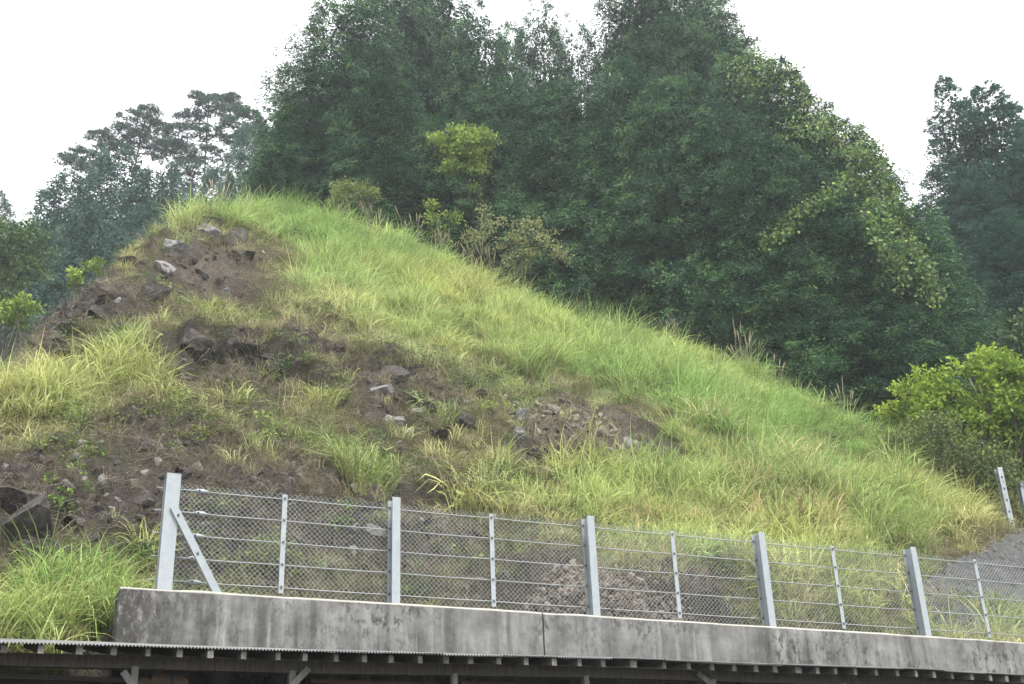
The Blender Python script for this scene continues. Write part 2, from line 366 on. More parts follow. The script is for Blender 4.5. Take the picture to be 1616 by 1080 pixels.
# ------------------------------------------------------------------ rockfall fence
def galv(name, col, rough):
    m, n, b = new_mat(name); vec = coords(n)
    f = noise(n, 9., 5, .6, vec); f2 = noise(n, 2.2, 3, .6, coords(n, (3, 3, .35)))
    c = ramp(n, [(.3, tuple(x * .86 for x in col)), (.7, tuple(min(.85, x * 1.06) for x in col))], f)
    c = mixc(n, ramp(n, [(.45, (0, 0, 0)), (.75, (.45, .45, .45))], f2), c, tuple(x * .72 for x in col))
    n.links.new(c, b.inputs['Base Color']); b.inputs['Roughness'].default_value = rough; b.inputs['Metallic'].default_value = .15; set_spec(b, .4); return m
GALV = galv('galvanised_steel', (.25, .275, .29), .5); GALV2 = galv('dull_galvanised_wire', (.25, .265, .265), .55)
GALV3 = galv('galvanised_mesh_wire', (.34, .36, .36), .5)
BOLT = simple_mat('dark_bolt_steel', (.10, .105, .11), .5, .2, 20, .4, 0)
HOLE = simple_mat('dark_eye', (.02, .02, .022), .8, .1, 5, 0, 0)
fence = tag(empty('rockfall_fence', tuple(P1), TH), 'galvanised steel rockfall fence of cables and chain link on the concrete wall', 'fence')
ROPE_Z = [1.40, 1.10, .80, .50, .20]; ROPE_V = .235
def h_post(w, dep, h, tf=.012, tw=.008):
    B = MB(); B.box(-w / 2, w / 2, 0, tf, 0, h); B.box(-tw / 2, tw / 2, tf, dep - tf, 0, h); B.box(-w / 2, w / 2, dep - tf, dep, 0, h)
    return B
def bolt_mesh(r=.010, l=.022):
    B = MB(); B.tube([(0, -l, 0), (0, 0, 0)], r, 6); B.tube([(0, -l * .4, 0), (0, .0, 0)], r * 1.9, 6); return B.mesh('bolt', BOLT)
BM = bolt_mesh()
pm = h_post(.115, .2, 1.5).mesh('post', GALV)
for k in range(1, 7):
    p = obj('post', pm, fence, (3.0 * k, 0, 0))
    for z in ROPE_Z:
        for s in (-.036,):
            q = obj('bolt', BM, p, (s, .188, z))
ep = MB(); ep.box(-.09, .09, 0, .014, -.01, 1.52); ep.box(-.005, .005, .014, .176, -.01, 1.52); ep.box(-.09, .09, .176, .19, -.01, 1.52); ep.box(-.09, .09, -.002, .2, 1.52, 1.532)
end_post = obj('end_post', ep.mesh('end_post', GALV), fence, (0, 0, 0))
# slanted brace of channel section, bolted to the end post's front
u2, z2 = on_v(347, 942, -.05); u1, z1 = on_v(277, 803, -.05); z1 -= P1[2]; z2 -= P1[2]
br = MB(); d = Vector((u2 - u1, 0, z2 - z1)).normalized(); nrm = Vector((d.z, 0, -d.x)); a0 = Vector((u1, -.035, z1)) - d * .04; b0 = Vector((u2, -.035, z2)) + d * .12
br.prism(a0, b0, .012, .10, (0, -1, 0)) if False else None
br.prism(a0, b0, .095, .01, (0, -1, 0))
for s in (-1, 1): br.prism(a0 + nrm * (s * .0425) + Vector((0, .033, 0)), b0 + nrm * (s * .0425) + Vector((0, .033, 0)), .01, .056, (0, -1, 0))
bo = obj('brace', br.mesh('brace', GALV), fence)
for t in (.09, .48): q = a0.lerp(b0, t); obj('bolt', BM, bo, (q.x, q.y - .004, q.z))
# flat bar spacers halfway between posts
sm = MB().box(-.033, .033, 0, .009, .12, 1.455).mesh('spacer_bar', GALV)
for k in range(6):
    p = obj('spacer_bar', sm, fence, (1.5 + 3 * k, ROPE_V - .03, 0))
    for z in ROPE_Z: obj('bolt', BM, p, (0, -.002, z))
tb = MB()
prof = [(-.15, .006), (-.085, .006), (-.082, .02), (-.05, .031), (.03, .029), (.075, .014), (.08, .009), (.1, .009)]
tb.tube([(x, 0, 0) for x, r in prof], [r for x, r in prof], 10); tbm = tb.mesh('turnbuckle', GALV, True)
eye = MB().tube([(-.038, -.0335, 0), (-.038, -.02, 0)], .014, 8).mesh('eye', HOLE)
for z, pxx, pyy in zip(ROPE_Z, (320, 318, 313, 308, 308), (768, 804, 840, 878, 914)):
    sag = lambda u: -.018 * math.sin(math.pi * ((u / 1.5) % 1.0)) if u > 0 else 0
    tu = on_v(pxx, pyy, ROPE_V - .02)[0]
    pts = [(u, ROPE_V + .0, z + .3 * sag(u)) for u in np.arange(tu, 18.01, .25)]
    r = obj('cable', MB().tube(pts, .0075, 6).mesh('cable', GALV2, True), fence)
    rod = MB().tube([(-.17, ROPE_V, z), (tu - .08, ROPE_V, z)], .009, 6); obj('tension_rod', rod.mesh('tension_rod', GALV), fence)
    t = obj('turnbuckle', tbm, fence, (tu, ROPE_V, z)); obj('eye', eye, t)
# chain link: every zigzag wire is a real tube; one part per bay
CW, CH = .07, .07
def chain_bay(u0, u1):
    B_v, B_f = [], []
    nw = int(round((u1 - u0) / (CW / 2) / 2)); zs = np.arange(.015, 1.51, CH / 2); r = .0040
    for i in range(nw):
        x0 = u0 + i * CW
        base = len(B_v)
        for k, z in enumerate(zs):
            x = x0 + (CW / 2 + .002 if k % 2 else -.002) + .006 * math.sin(z * 5 + i)
            y = ROPE_V + .018 + (.003 if k % 2 else -.003) + .02 * math.sin(3.1 * x0) * math.sin(z * 2.1)
            for ax, ay in ((r, 0), (-r * .5, r * .87), (-r * .5, -r * .87)): B_v.append((x + ax, y + ay, z))
            if k:
                for j in range(3): B_f.append((base + (k - 1) * 3 + j, base + (k - 1) * 3 + (j + 1) % 3, base + k * 3 + (j + 1) % 3, base + k * 3 + j))
        base = len(B_v)                                    # its mirrored neighbour
        for k, z in enumerate(zs):
            x = x0 + (0.002 if k % 2 else CW / 2 - .002) + CW / 2 * (0) + (CW / 2 if not k % 2 else CW / 2) * 0 + (CW / 2) * (1 if k % 2 == 0 else 1) * 0
            x = x0 + CW + (-CW / 2 - .002 if k % 2 else .002) + .006 * math.sin(z * 5 + i)
            y = ROPE_V + .018 + (.003 if k % 2 else -.003) + .02 * math.sin(3.1 * x0) * math.sin(z * 2.1)
            for ax, ay in ((r, 0), (-r * .5, r * .87), (-r * .5, -r * .87)): B_v.append((x + ax, y + ay, z))
            if k:
                for j in range(3): B_f.append((base + (k - 1) * 3 + j, base + (k - 1) * 3 + (j + 1) % 3, base + k * 3 + (j + 1) % 3, base + k * 3 + j))
    return mesh_np('chain_link', B_v, B_f, GALV3)
for k in range(6):
    o = obj('chain_link', chain_bay(3 * k + (.04 if k == 0 else 0), 3 * k + 3), fence); o['kind'] = 'stuff'

# ------------------------------------------------------------------ steel posts and sprayed mortar at the far end of the wall
def sprayed():
    lo = np.array([uv_of(hit(*p)) for p in [(1425, 935), (1452, 922), (1500, 900), (1545, 880), (1600, 846)]])
    us = np.arange(lo[0, 0], 24.5, .1); ts = np.linspace(0, 1, 60); gu2, tt = np.meshgrid(us, ts, indexing='ij')
    vt = np.interp(gu2, np.concatenate([lo[:, 0], [24.5]]), np.concatenate([lo[:, 1], [lo[-1, 1] + 1.6]])) + .05 * fbm(gu2 * 1.1, gu2 * 0, 0, 2, 5)
    vt = np.maximum(vt, 1.05); gv2 = 1.0 + (vt - 1.0) * tt
    zz = terr(gu2, gv2) + .10 + np.clip((1 - tt) * 6, .15, 1) * (.06 * fbm(gu2 * 2.5, gv2 * 2.5, 0, 3, 6)) + .03 * fbm(gu2 * 8, gv2 * 8, 0, 2, 8)
    P = world(gu2, gv2, zz); I = np.arange(P.shape[0] * P.shape[1]).reshape(P.shape[:2])
    f = np.stack([I[:-1, :-1], I[1:, :-1], I[1:, 1:], I[:-1, 1:]], -1).reshape(-1, 4)
    if len(f) == 0: return
    m, n, b = new_mat('sprayed_mortar'); vec = coords(n); f1 = noise(n, 9., 7, .75, vec); f2 = noise(n, 1.2, 4, .6, vec)
    c = ramp(n, [(.38, (.012, .012, .012)), (.48, (.065, .065, .065)), (.7, (.15, .15, .15))], f1)
    n.links.new(mixc(n, ramp(n, [(.4, (0, 0, 0)), (.7, (.7, .7, .7))], f2), c, (.08, .08, .077)), b.inputs['Base Color']); b.inputs['Roughness'].default_value = .95; set_spec(b, .1); bump(n, b, f1, .9, .06)
    me = mesh_np('sprayed_mortar_slope', P.reshape(-1, 3), f, m, smooth=True)
    o = obj('sprayed_mortar_slope', me); s = o.modifiers.new('thickness', 'SOLIDIFY'); s.thickness = .18; s.offset = -1
    o['kind'] = 'structure'
sprayed()
for (px, py, ptop, lab, ww) in ((1600, 840, 742, 'grey steel fence post with a row of bolt holes on the sprayed mortar slope', .13), (1632, 846, 764, 'plain grey steel fence post beside the post with bolt holes', .16)):
    P = hit(px, py); t = np.linalg.norm(P - CAM); h = (py - ptop) / F * (P - CAM) @ CF / math.cos(PITCH) * 1.0
    r = tag(empty('steel_post', tuple(P - np.array([0, 0, .15])), TH - .35), lab, 'post')
    obj('column', h_post(ww, .2, h + .15).mesh('column', GALV), r)
    if ww < .15:
        for k in range(5):
            obj('bolt_hole', MB().box(-.018, .018, -.004, .0, -.03, .03).mesh('bolt_hole', HOLE), r, (0, -.001, .28 + k * (h - .2) / 5 + .1))

# ------------------------------------------------------------------ lumber shed with corrugated roof
WOOD = simple_mat('weathered_timber', (.075, .066, .058), .85, .45, 5., 0, .5, .008, (8, 8, .8), .15)
WOODR = simple_mat('rafter_timber', (.13, .12, .11), .85, .4, 6., 0, .4, .006, (6, .6, 6), .15)
DARKW = simple_mat('dark_interior_boards', (.02, .018, .017), .9, .4, 4., 0, .5, .01, (1, 1, 6), .1)  # boards coloured near black to keep the shed interior dark
TIN = simple_mat('weathered_tin', (.15, .15, .15), .55, .3, 3., .35, .1, .003, (1, .25, 1), .4)
shed = tag(empty('lumber_shed', tuple(world(0., 0., 1.7)), TH), 'old open timber shed with a low corrugated metal roof below the concrete wall', 'shed')
EV = -3.49
EX = [-60, 0, 200, 400, 600, 740, 800, 1000, 1200, 1400, 1460, 1616, 1700]; EY = [1011, 1014, 1019, 1026, 1031.5, 1034, 1035, 1040, 1048, 1054.5, 1057, 1066, 1071]
eu, ez = np.array([on_v(x, y, EV) for x, y in zip(EX, EY)]).T
def eave(u): return np.interp(u, eu, ez) - 1.7
def roof_rise(u): return np.interp(u, [-4, 0, 4, 20], [.215, .203, .195, .205])
AMP, PIT = .0085, .032
u = -5.6; ks = 0
while u < 13.6:
    u1 = u + .66; us = np.arange(u - .02, u1 + .0161, PIT / 8); jz = random.uniform(-.006, .006); je = random.uniform(-.03, .03); vsr = np.array([EV + je, EV + 1.1, EV + 2.3, -.2])
    vv = []; 
    for uu in us:
        for v in vsr: vv.append((uu, v, eave(uu) + .004 * (ks % 2) + jz + roof_rise(uu) * (v - EV) + AMP * math.sin(2 * math.pi * uu / PIT)))
    k = len(vsr); ff = [(i * k + q, (i + 1) * k + q, (i + 1) * k + q + 1, i * k + q + 1) for i in range(len(us) - 1) for q in range(k - 1)]
    obj('roof_sheet', mesh_np('roof_sheet', vv, ff, TIN, smooth=True), shed); u = u1; ks += 1
RX = [-55, 6, 64, 125, 179, 233, 283, 331, 384, 438, 480, 530, 574, 617, 662, 704, 742, 786, 830, 873, 913, 951, 998, 1047, 1086, 1123, 1158, 1191, 1223, 1260, 1289, 1318, 1348, 1381, 1414, 1444, 1473, 1503, 1532, 1562, 1587, 1615, 1642]
for x in RX:
    uu = on_v(x, np.interp(x, EX, EY) + 14, EV + .08)[0]; wd = random.uniform(.022, .03) * (1.5 if x in (998, 1260) else 1); e = eave(uu) - .016
    B = MB(); rr = roof_rise(uu); v0, v1 = EV + .04 + random.uniform(0, .03), -.4
    zt = lambda v: e + rr * (v - EV)
    i = [(uu + sx * wd, v, zt(v) - dz) for v in (v0, v1) for dz in (.075, 0) for sx in (-1, 1)]
    B.v = i; B.f = [(0, 1, 3, 2), (4, 6, 7, 5), (0, 4, 5, 1), (2, 3, 7, 6), (0, 2, 6, 4), (1, 5, 7, 3)]
    obj('rafter', B.mesh('rafter', WOODR), shed)
bv = EV + .42
B = MB(); zb = lambda uu: eave(uu) + roof_rise(uu) * .42 - .095
us = np.linspace(-5.6, 13.4, 20)
B.v = [(uu, bv + dv, zb(uu) - dz) for uu in us for dv, dz in ((0, 0), (.09, 0), (.09, .12), (0, .12))]
B.f = [(i * 4 + q, i * 4 + 4 + q, i * 4 + 4 + (q + 1) % 4, i * 4 + (q + 1) % 4) for i in range(19) for q in range(4)] + [(0, 1, 2, 3), (76, 79, 78, 77)]
obj('eave_beam', B.mesh('eave_beam', WOOD), shed)
for x in (-40, 213, 462, 718, 925, 1125, 1330, 1500):
    uu = on_v(x, 1062, bv)[0]; z = zb(uu) - .12
    w_ = .033 if x < 700 else .03
    obj('post', MB().box(uu - w_, uu + w_, bv - .005, bv + .075, 0, z + .02).mesh('post', simple_mat('post_timber', (.17, .165, .16), .85, .3, 5., 0, .4, .006, (8, 8, .8), .15) if x == -40 else bpy.data.materials['post_timber']), shed)
for (xa, ya, xb, yb) in ((194, 1060, 222, 1100), (487, 1055, 458, 1085), (1100, 1062, 1128, 1085)):
    ua, za = on_v(xa, ya, bv - .03); ub, zb2 = on_v(xb, yb, bv - .03)
    obj('knee_brace', MB().prism((ua, bv - .03, za - 1.7), (ub, bv - .03, zb2 - 1.7), .065, .03, (0, -1, 0)).mesh('knee_brace', bpy.data.materials['post_timber']), shed)
for k in range(26):
    u0 = -5.6 + k * .74; obj('back_board', MB().box(u0, u0 + .725, -.62 + .012 * (k % 2), -.60 + .012 * (k % 2), 0, 2.3).mesh('back_board', DARKW), shed)
# timber stored inside
RED = simple_mat('reddish_board', (.10, .055, .043), .85, .3, 4., 0, .3, .006, (.5, 5, 5), .15)
GRYB = simple_mat('grey_board', (.06, .055, .053), .85, .3, 4., 0, .3, .006, (.5, 5, 5), .15)
LOGM = simple_mat('log_bark', (.09, .065, .05), .9, .4, 6., 0, .6, .01, (1, 4, 4), .1)
PALE = simple_mat('pale_board', (.25, .235, .22), .8, .25, 4., 0, .3, .006, (.5, 5, 5), .15)
sv = EV + .75
for (x0, x1, y, mt, nm, lab) in ((490, 690, 1071, RED, 'timber_board', 'reddish brown board lying on the stack between two shed posts'),
                                 (728, 900, 1075, RED, 'timber_board', 'reddish brown board on the stack with its end by a round shed post'),
                                 (-30, 200, 1062, GRYB, 'timber_board', 'wide grey board on the stack under the shed eave below the tall grass'),
                                 (1385, 1470, 1072, PALE, 'timber_board', 'pale short board on top of the stack under the shed eave')):
    a_, za = on_v(x0, y, sv); b_, _ = on_v(x1, y, sv); o = obj(nm, MB().box(a_, b_, 0, .28, -.045, 0).mesh(nm, mt), None, tuple(world(0, sv, za)), TH); tag(o, lab, 'board')
    stack = MB()
    for q in range(6): stack.box(a_ + .03 * (q % 2), b_ - .04 * (q % 3), .01 * (q % 2), .3, -.05 - .07 * (q + 1), -.055 - .07 * q)
    # the pile carrying it
    s = tag(empty('board_stack', tuple(world(0, sv, za)), TH), 'pile of boards under the ' + ' '.join(lab.split()[:10]), 'board stack', 'board stacks in the shed')
    hgt = za - 1.7
    for q in range(int(hgt / .07)):
        obj('plank', MB().box(a_ + .05 * random.random(), b_ - .05 * random.random(), .02 * random.random(), .3, -.05 - .07 * (q + 1) + .008, -.05 - .07 * q).mesh('plank', GRYB if q % 2 else DARKW), s)
for x, y, r in ((262, 1061, .1), (292, 1066, .08), (235, 1070, .07)):
    uu, zz = on_v(x, y, sv); o = obj('log', MB().tube([(uu - .05, -.05, zz - 1.7 - r), (uu + .02, 1.8, zz - 1.7 - r)], [r, r * .9], 12).mesh('log', LOGM, False), None, tuple(world(0, sv, 1.7)), TH)
    tag(o, 'brown log end on the pile in the shed beside a grey post', 'log', 'logs stacked in the shed')
    for q in range(4): 
        o2 = obj('log', MB().tube([(uu - .05 + .04 * q, -.02, zz - 1.7 - r - .22 * (q + 1)), (uu, 1.8, zz - 1.7 - r - .22 * (q + 1))], [.11, .1], 10).mesh('log', LOGM, False), None, tuple(world(0, sv, 1.7)), TH)
        tag(o2, 'brown log end on the pile in the shed beside a grey post', 'log', 'logs stacked in the shed')

# ------------------------------------------------------------------ leaf clouds and plants
def unit(a): return a / np.maximum(np.linalg.norm(a, axis=-1, keepdims=True), 1e-9)
def leaf_quads(org, dirs, length, width, rng, tint, fold=.15):
    """diamond leaves: base, side, tip, side; each gets its own tint"""
    n_ = len(org); side = unit(np.cross(dirs, unit(rng.normal(size=(n_, 3))))); nr = np.cross(dirs, side)
    L = np.asarray(length)[:, None]; W = np.asarray(width)[:, None]
    mid = org + dirs * L * .45
    v = np.stack([org, mid + side * W / 2 + nr * W * fold, org + dirs * L, mid - side * W / 2 + nr * W * fold], 1).reshape(-1, 3)
    return v, np.arange(n_ * 4).reshape(-1, 4), np.repeat(tint, 4)
def conifer_mesh(name, mat, seed, H=16., R=3.3, n_clump=1300, per=28, crown0=.05, leaf=(.26, .085), clump_r=.42, droop=.35, shape=.75, up=0., gaps=.0):
    rng = np.random.default_rng(seed)
    h = 1 - rng.random(n_clump * 2) ** .62 * (1 - crown0); h = np.clip(h + 0 * h, crown0, .995)
    a = rng.random(n_clump * 2) * 2 * np.pi
    prof = R * np.minimum(1, ((1 - h) / (1 - crown0)) ** shape * 1.12) * np.clip((h - crown0) / .06 + .6, 0, 1)
    lump = 1 + .30 * vnoise(np.cos(a) * 2.2 + 5, np.sin(a) * 2.2, h * 9, seed) + .26 * vnoise(np.cos(a) * 5, np.sin(a) * 5, h * 22, seed + 3)
    k = rng.random(n_clump * 2) ** .45
    keep = (vnoise(np.cos(a) * 3, np.sin(a) * 3, h * 13, seed + 8) > -1 + gaps) & (np.arange(n_clump * 2) < 1e9)
    idx_ = np.nonzero(keep)[0][:n_clump]; h, a, prof, lump, k = h[idx_], a[idx_], prof[idx_], lump[idx_], k[idx_]
    lump = 1 + (lump - 1) * (.45 if up > .2 else 1.); rad = prof * lump * (.35 + .65 * k)
    c = np.stack([np.cos(a) * rad, np.sin(a) * rad, h * H - .12 * rad], 1); hx = np.clip(h - .85, 0, 1) * 5
    o = unit(np.stack([np.cos(a), np.sin(a), .1 + up + hx], 1) + rng.normal(size=c.shape) * .38)
    fl = clump_r * (.7 + .6 * rng.random(len(c))) * np.clip((.6 if up < .2 else .3) + (1 - h) * 1.8, .3 if up > .2 else .55, 1)
    ct = np.clip(.40 + .9 * (lump - 1) + .18 * rng.normal(size=len(c)) + .34 * vnoise(c[:, 0] * .9, c[:, 1] * .9, c[:, 2] * .9, seed + 5) + .2 * (k - .65), 0, 1)  # clump shading put into the tint: bulges and outer fronds lighter, hollows darker
    cc = np.repeat(c, per, 0); oo = np.repeat(o, per, 0); LL = np.repeat(fl, per)[:, None]; n_ = len(cc)
    sdv = unit(np.cross(oo, np.array([0, 0, 1.]) + rng.normal(size=oo.shape) * .15)); sp = rng.random((n_, 1)) ** .7; lat = rng.normal(size=(n_, 1)) * .24 * (1.1 - .7 * sp)
    org = cc + oo * LL * (sp - .3) + sdv * LL * lat + np.array([0, 0, 1.]) * LL * (-droop * (1.1 * sp ** 2 + 1.6 * lat ** 2) + .10 * rng.normal(size=(n_, 1)))
    d = unit(oo * .7 + sdv * lat * 2.2 + np.array([0, 0, -1.]) * droop * (.3 + 1.2 * sp) + rng.normal(size=cc.shape) * .38)
    L = leaf[0] * (.6 + .8 * rng.random(n_)); W = leaf[1] * (.6 + .8 * rng.random(n_))
    t = np.clip(np.repeat(ct, per) + .10 * rng.normal(size=n_) + .34 * (sp[:, 0] - .62), 0, 1)  # lit tips painted in: tint rises towards each frond's end
    # dark inner leaf quads added to block light and paint the crown's interior shade
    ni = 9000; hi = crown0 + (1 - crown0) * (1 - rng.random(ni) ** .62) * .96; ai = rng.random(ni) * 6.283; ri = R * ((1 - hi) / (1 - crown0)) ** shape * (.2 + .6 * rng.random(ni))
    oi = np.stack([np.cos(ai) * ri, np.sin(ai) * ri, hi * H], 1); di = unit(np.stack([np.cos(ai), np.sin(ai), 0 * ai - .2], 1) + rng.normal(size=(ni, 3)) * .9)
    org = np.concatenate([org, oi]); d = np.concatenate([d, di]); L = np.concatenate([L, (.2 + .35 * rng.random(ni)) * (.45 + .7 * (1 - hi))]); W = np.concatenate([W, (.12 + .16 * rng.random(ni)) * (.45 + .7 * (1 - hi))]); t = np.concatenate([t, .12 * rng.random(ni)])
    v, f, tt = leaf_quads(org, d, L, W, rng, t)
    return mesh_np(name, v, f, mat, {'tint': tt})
def trunk_mesh(name, mat, H, r, seed, limbs=18, R=2.2, crown0=.05):
    rng = random.Random(seed); B = MB()
    pts = [(.08 * math.sin(k * 1.1 + seed), .08 * math.cos(k * .9), -.8 + (H * .9 + .8) * k / 9) for k in range(10)]
    B.tube(pts, [r * (1.25 if k == 0 else 1) * (1 - .93 * k / 9) for k in range(10)], 8)
    for k in range(limbs):
        z = H * (crown0 + .02 + (.9 - crown0) * k / limbs); a = rng.random() * 6.28; l = R * (1 - z / H) ** .75 * .8
        B.tube([(0, 0, z), (math.cos(a) * l * .5, math.sin(a) * l * .5, z + .12 * l), (math.cos(a) * l, math.sin(a) * l, z - .05 * l)], [.05, .035, .012], 5)
    return B.mesh(name, mat, True)
BARK = simple_mat('conifer_bark', (.05, .038, .033), .95, .35, 4., 0, .8, .03, (6, 6, .8), .1)
BARKG = simple_mat('grey_bark', (.075, .065, .055), .95, .35, 5., 0, .6, .02, (4, 4, 1), .1)
HINOKI = leaf_mat('cypress_foliage', (.003, .017, .009), (.028, .080, .034), .2, (.095, .180, .058))  # wide tonal range paints crown shading into the leaf colour
SUGI = leaf_mat('cedar_foliage', (.010, .034, .026), (.040, .100, .070), .2, (.070, .150, .100))
FARC = leaf_mat('far_conifer_foliage', (.016, .042, .034), (.048, .100, .072), .18, (.075, .135, .09))  # foliage colour lightened to paint in some distance haze
PINE = leaf_mat('pine_foliage', (.022, .050, .040), (.060, .105, .075), .15, (.085, .13, .09))  # needles lightened too, part of the haze is in this colour
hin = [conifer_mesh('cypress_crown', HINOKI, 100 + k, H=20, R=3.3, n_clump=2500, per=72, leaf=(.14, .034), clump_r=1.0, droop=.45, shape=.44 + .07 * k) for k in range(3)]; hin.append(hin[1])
hin_t = trunk_mesh('cypress_trunk', BARK, 20, .2, 5)
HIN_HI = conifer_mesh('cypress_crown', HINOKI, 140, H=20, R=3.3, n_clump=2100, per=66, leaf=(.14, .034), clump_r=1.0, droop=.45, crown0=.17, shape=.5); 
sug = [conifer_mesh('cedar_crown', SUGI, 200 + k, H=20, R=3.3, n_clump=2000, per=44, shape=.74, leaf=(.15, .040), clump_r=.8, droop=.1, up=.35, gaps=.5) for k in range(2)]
sug_t = trunk_mesh('cedar_trunk', BARK, 20, .24, 8)
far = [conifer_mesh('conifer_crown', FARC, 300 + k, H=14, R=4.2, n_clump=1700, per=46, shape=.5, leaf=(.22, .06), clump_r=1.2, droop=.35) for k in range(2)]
far_t = trunk_mesh('conifer_trunk', BARK, 14, .22, 12)

TREES = []
def place_tree(name, px, py, t, crown, trunk, H0, width, label, cat, group=None, part='crown', rot=None):
    """the top is seen at (px, py) at horizontal distance t; the foot stands on the terrain below it"""
    d = ray(px, py); T = CAM + d * (t / math.hypot(d[0], d[1])); u_, v_ = uv_of(T); zb_ = float(terr(u_, v_))
    h = T[2] - zb_; r = tag(empty(name, (T[0], T[1], zb_), RNG.random() * 6.28 if rot is None else rot), label, cat, group)
    s = h / H0
    r.scale = (width * 1.32, width * 1.32, s)
    c = obj(part, crown, r); obj('trunk', trunk, r); TREES.append((r, c)); return r, h
HG = 'dark cypresses in the dense row behind the grassy ridge'
HL = 'tall dark green cypress standing in the dense row behind the grassy ridge'
HS = [(545, -25, 51, 0, 1.02, 'tall dark cypress standing where the dense row meets the top of the grassy hill'),
      (620, -130, 55, 1, 1.05, HL), (690, -95, 57, 2, 1.0, 'tallest dark cypress rising behind the bright yellow green broadleaf tree'), (750, 0, 54, 3, .9, 'dark cypress whose shoulder borders the sky notch beside the slim pointed one'), (500, 75, 53, 3, .8, 'dark cypress whose ragged outer branches reach towards the thin pine'),
      (850, -20, 58, 1, .72, 'slim pointed cypress with sky showing on both sides of its tip'), (905, 25, 60, 0, .8, 'low topped cypress filling the gap beside the slim pointed one'),
      (985, -100, 54, 2, 1.0, HL), (1065, -95, 55, 3, 1.05, HL), (1120, -10, 54, 0, .85, HL), (1165, 62, 50, 1, .9, HL),
      (1225, 95, 47, 2, .95, 'cypress overgrown by a pale leaved climbing vine on its sunny flank'), (1290, 165, 47, 3, .9, HL), (1345, 232, 46, 0, .85, HL), (1385, 320, 44.5, 1, .8, 'shorter cypress at the right foot of the row, hung with yellow green vine'),
      (575, 60, 57, 3, .95, HL), (660, -60, 60, 0, 1.0, HL), (805, 35, 61, 2, .85, HL), (1020, -60, 61, 1, 1.0, HL), (1100, -20, 60, 2, .9, HL), (480, 150, 50, 1, .7, 'bushy cypress at the outer edge of the row beside the tall hilltop grass'),
      (610, 120, 48.5, 2, .95, 'dark cypress standing right behind the rounded olive shrub'), (700, 190, 48, 0, .9, 'shorter cypress directly behind the bright yellow green broadleaf tree'), (790, 110, 48.5, 3, .95, HL), (880, 110, 47.5, 1, .95, 'dark cypress standing behind the sparse khaki leaved small tree'), (975, 95, 46.5, 2, .95, HL),
      (1060, 120, 45.5, 0, .95, HL), (1130, 170, 44.5, 3, .9, HL), (1200, 215, 43.5, 1, .85, HL), (1265, 270, 43, 'hi', .9, 'cypress with its bare brown trunk showing above the plumed grass'), (1330, 345, 43, 2, .8, HL), (1400, 440, 43.5, 3, .7, 'lowest cypress of the row, beside the large bright green bush')]
for px, py, t, k, wd, lab in HS:
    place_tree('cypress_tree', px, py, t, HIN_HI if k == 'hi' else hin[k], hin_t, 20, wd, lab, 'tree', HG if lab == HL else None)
CL = 'tall blue green cedar standing beyond the end of the cypress row'
for px, py, t, k, wd in ((1487, 118, 64, 0, 1.0), (1550, 130, 62, 1, 1.3), (1615, 190, 60, 0, 1.2), (1452, 320, 66, 1, .9), (1520, 260, 58, 1, 1.0), (1690, 180, 62, 1, 1.1), (1575, 330, 54, 0, 1.1), (1500, 400, 55, 1, .95), (1640, 380, 53, 1, 1.1)):
    lab = {1487: 'slender blue green cedar with a ragged open crown and sky showing through', 1550: 'broad dense blue green cedar, tallest beside the slender ragged one'}.get(px, CL)
    place_tree('cedar_tree', px, py, t, sug[k], sug_t, 20, wd, lab, 'tree', 'cedars beyond the cypress row' if lab == CL else None)
FL = 'hazy blue green conifer on the far slope beyond the rocky shoulder'
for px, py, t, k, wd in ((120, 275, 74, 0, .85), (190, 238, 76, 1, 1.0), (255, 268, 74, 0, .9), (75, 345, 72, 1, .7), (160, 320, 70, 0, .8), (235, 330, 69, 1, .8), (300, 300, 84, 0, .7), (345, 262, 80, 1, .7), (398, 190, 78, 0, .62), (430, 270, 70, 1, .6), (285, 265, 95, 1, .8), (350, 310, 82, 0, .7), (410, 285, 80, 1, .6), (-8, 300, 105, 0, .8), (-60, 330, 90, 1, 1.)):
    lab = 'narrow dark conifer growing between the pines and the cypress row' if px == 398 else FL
    place_tree('conifer_tree', px, py, t, far[k], far_t, 14, wd, lab, 'tree', 'conifers on the far slope' if lab == FL else None)

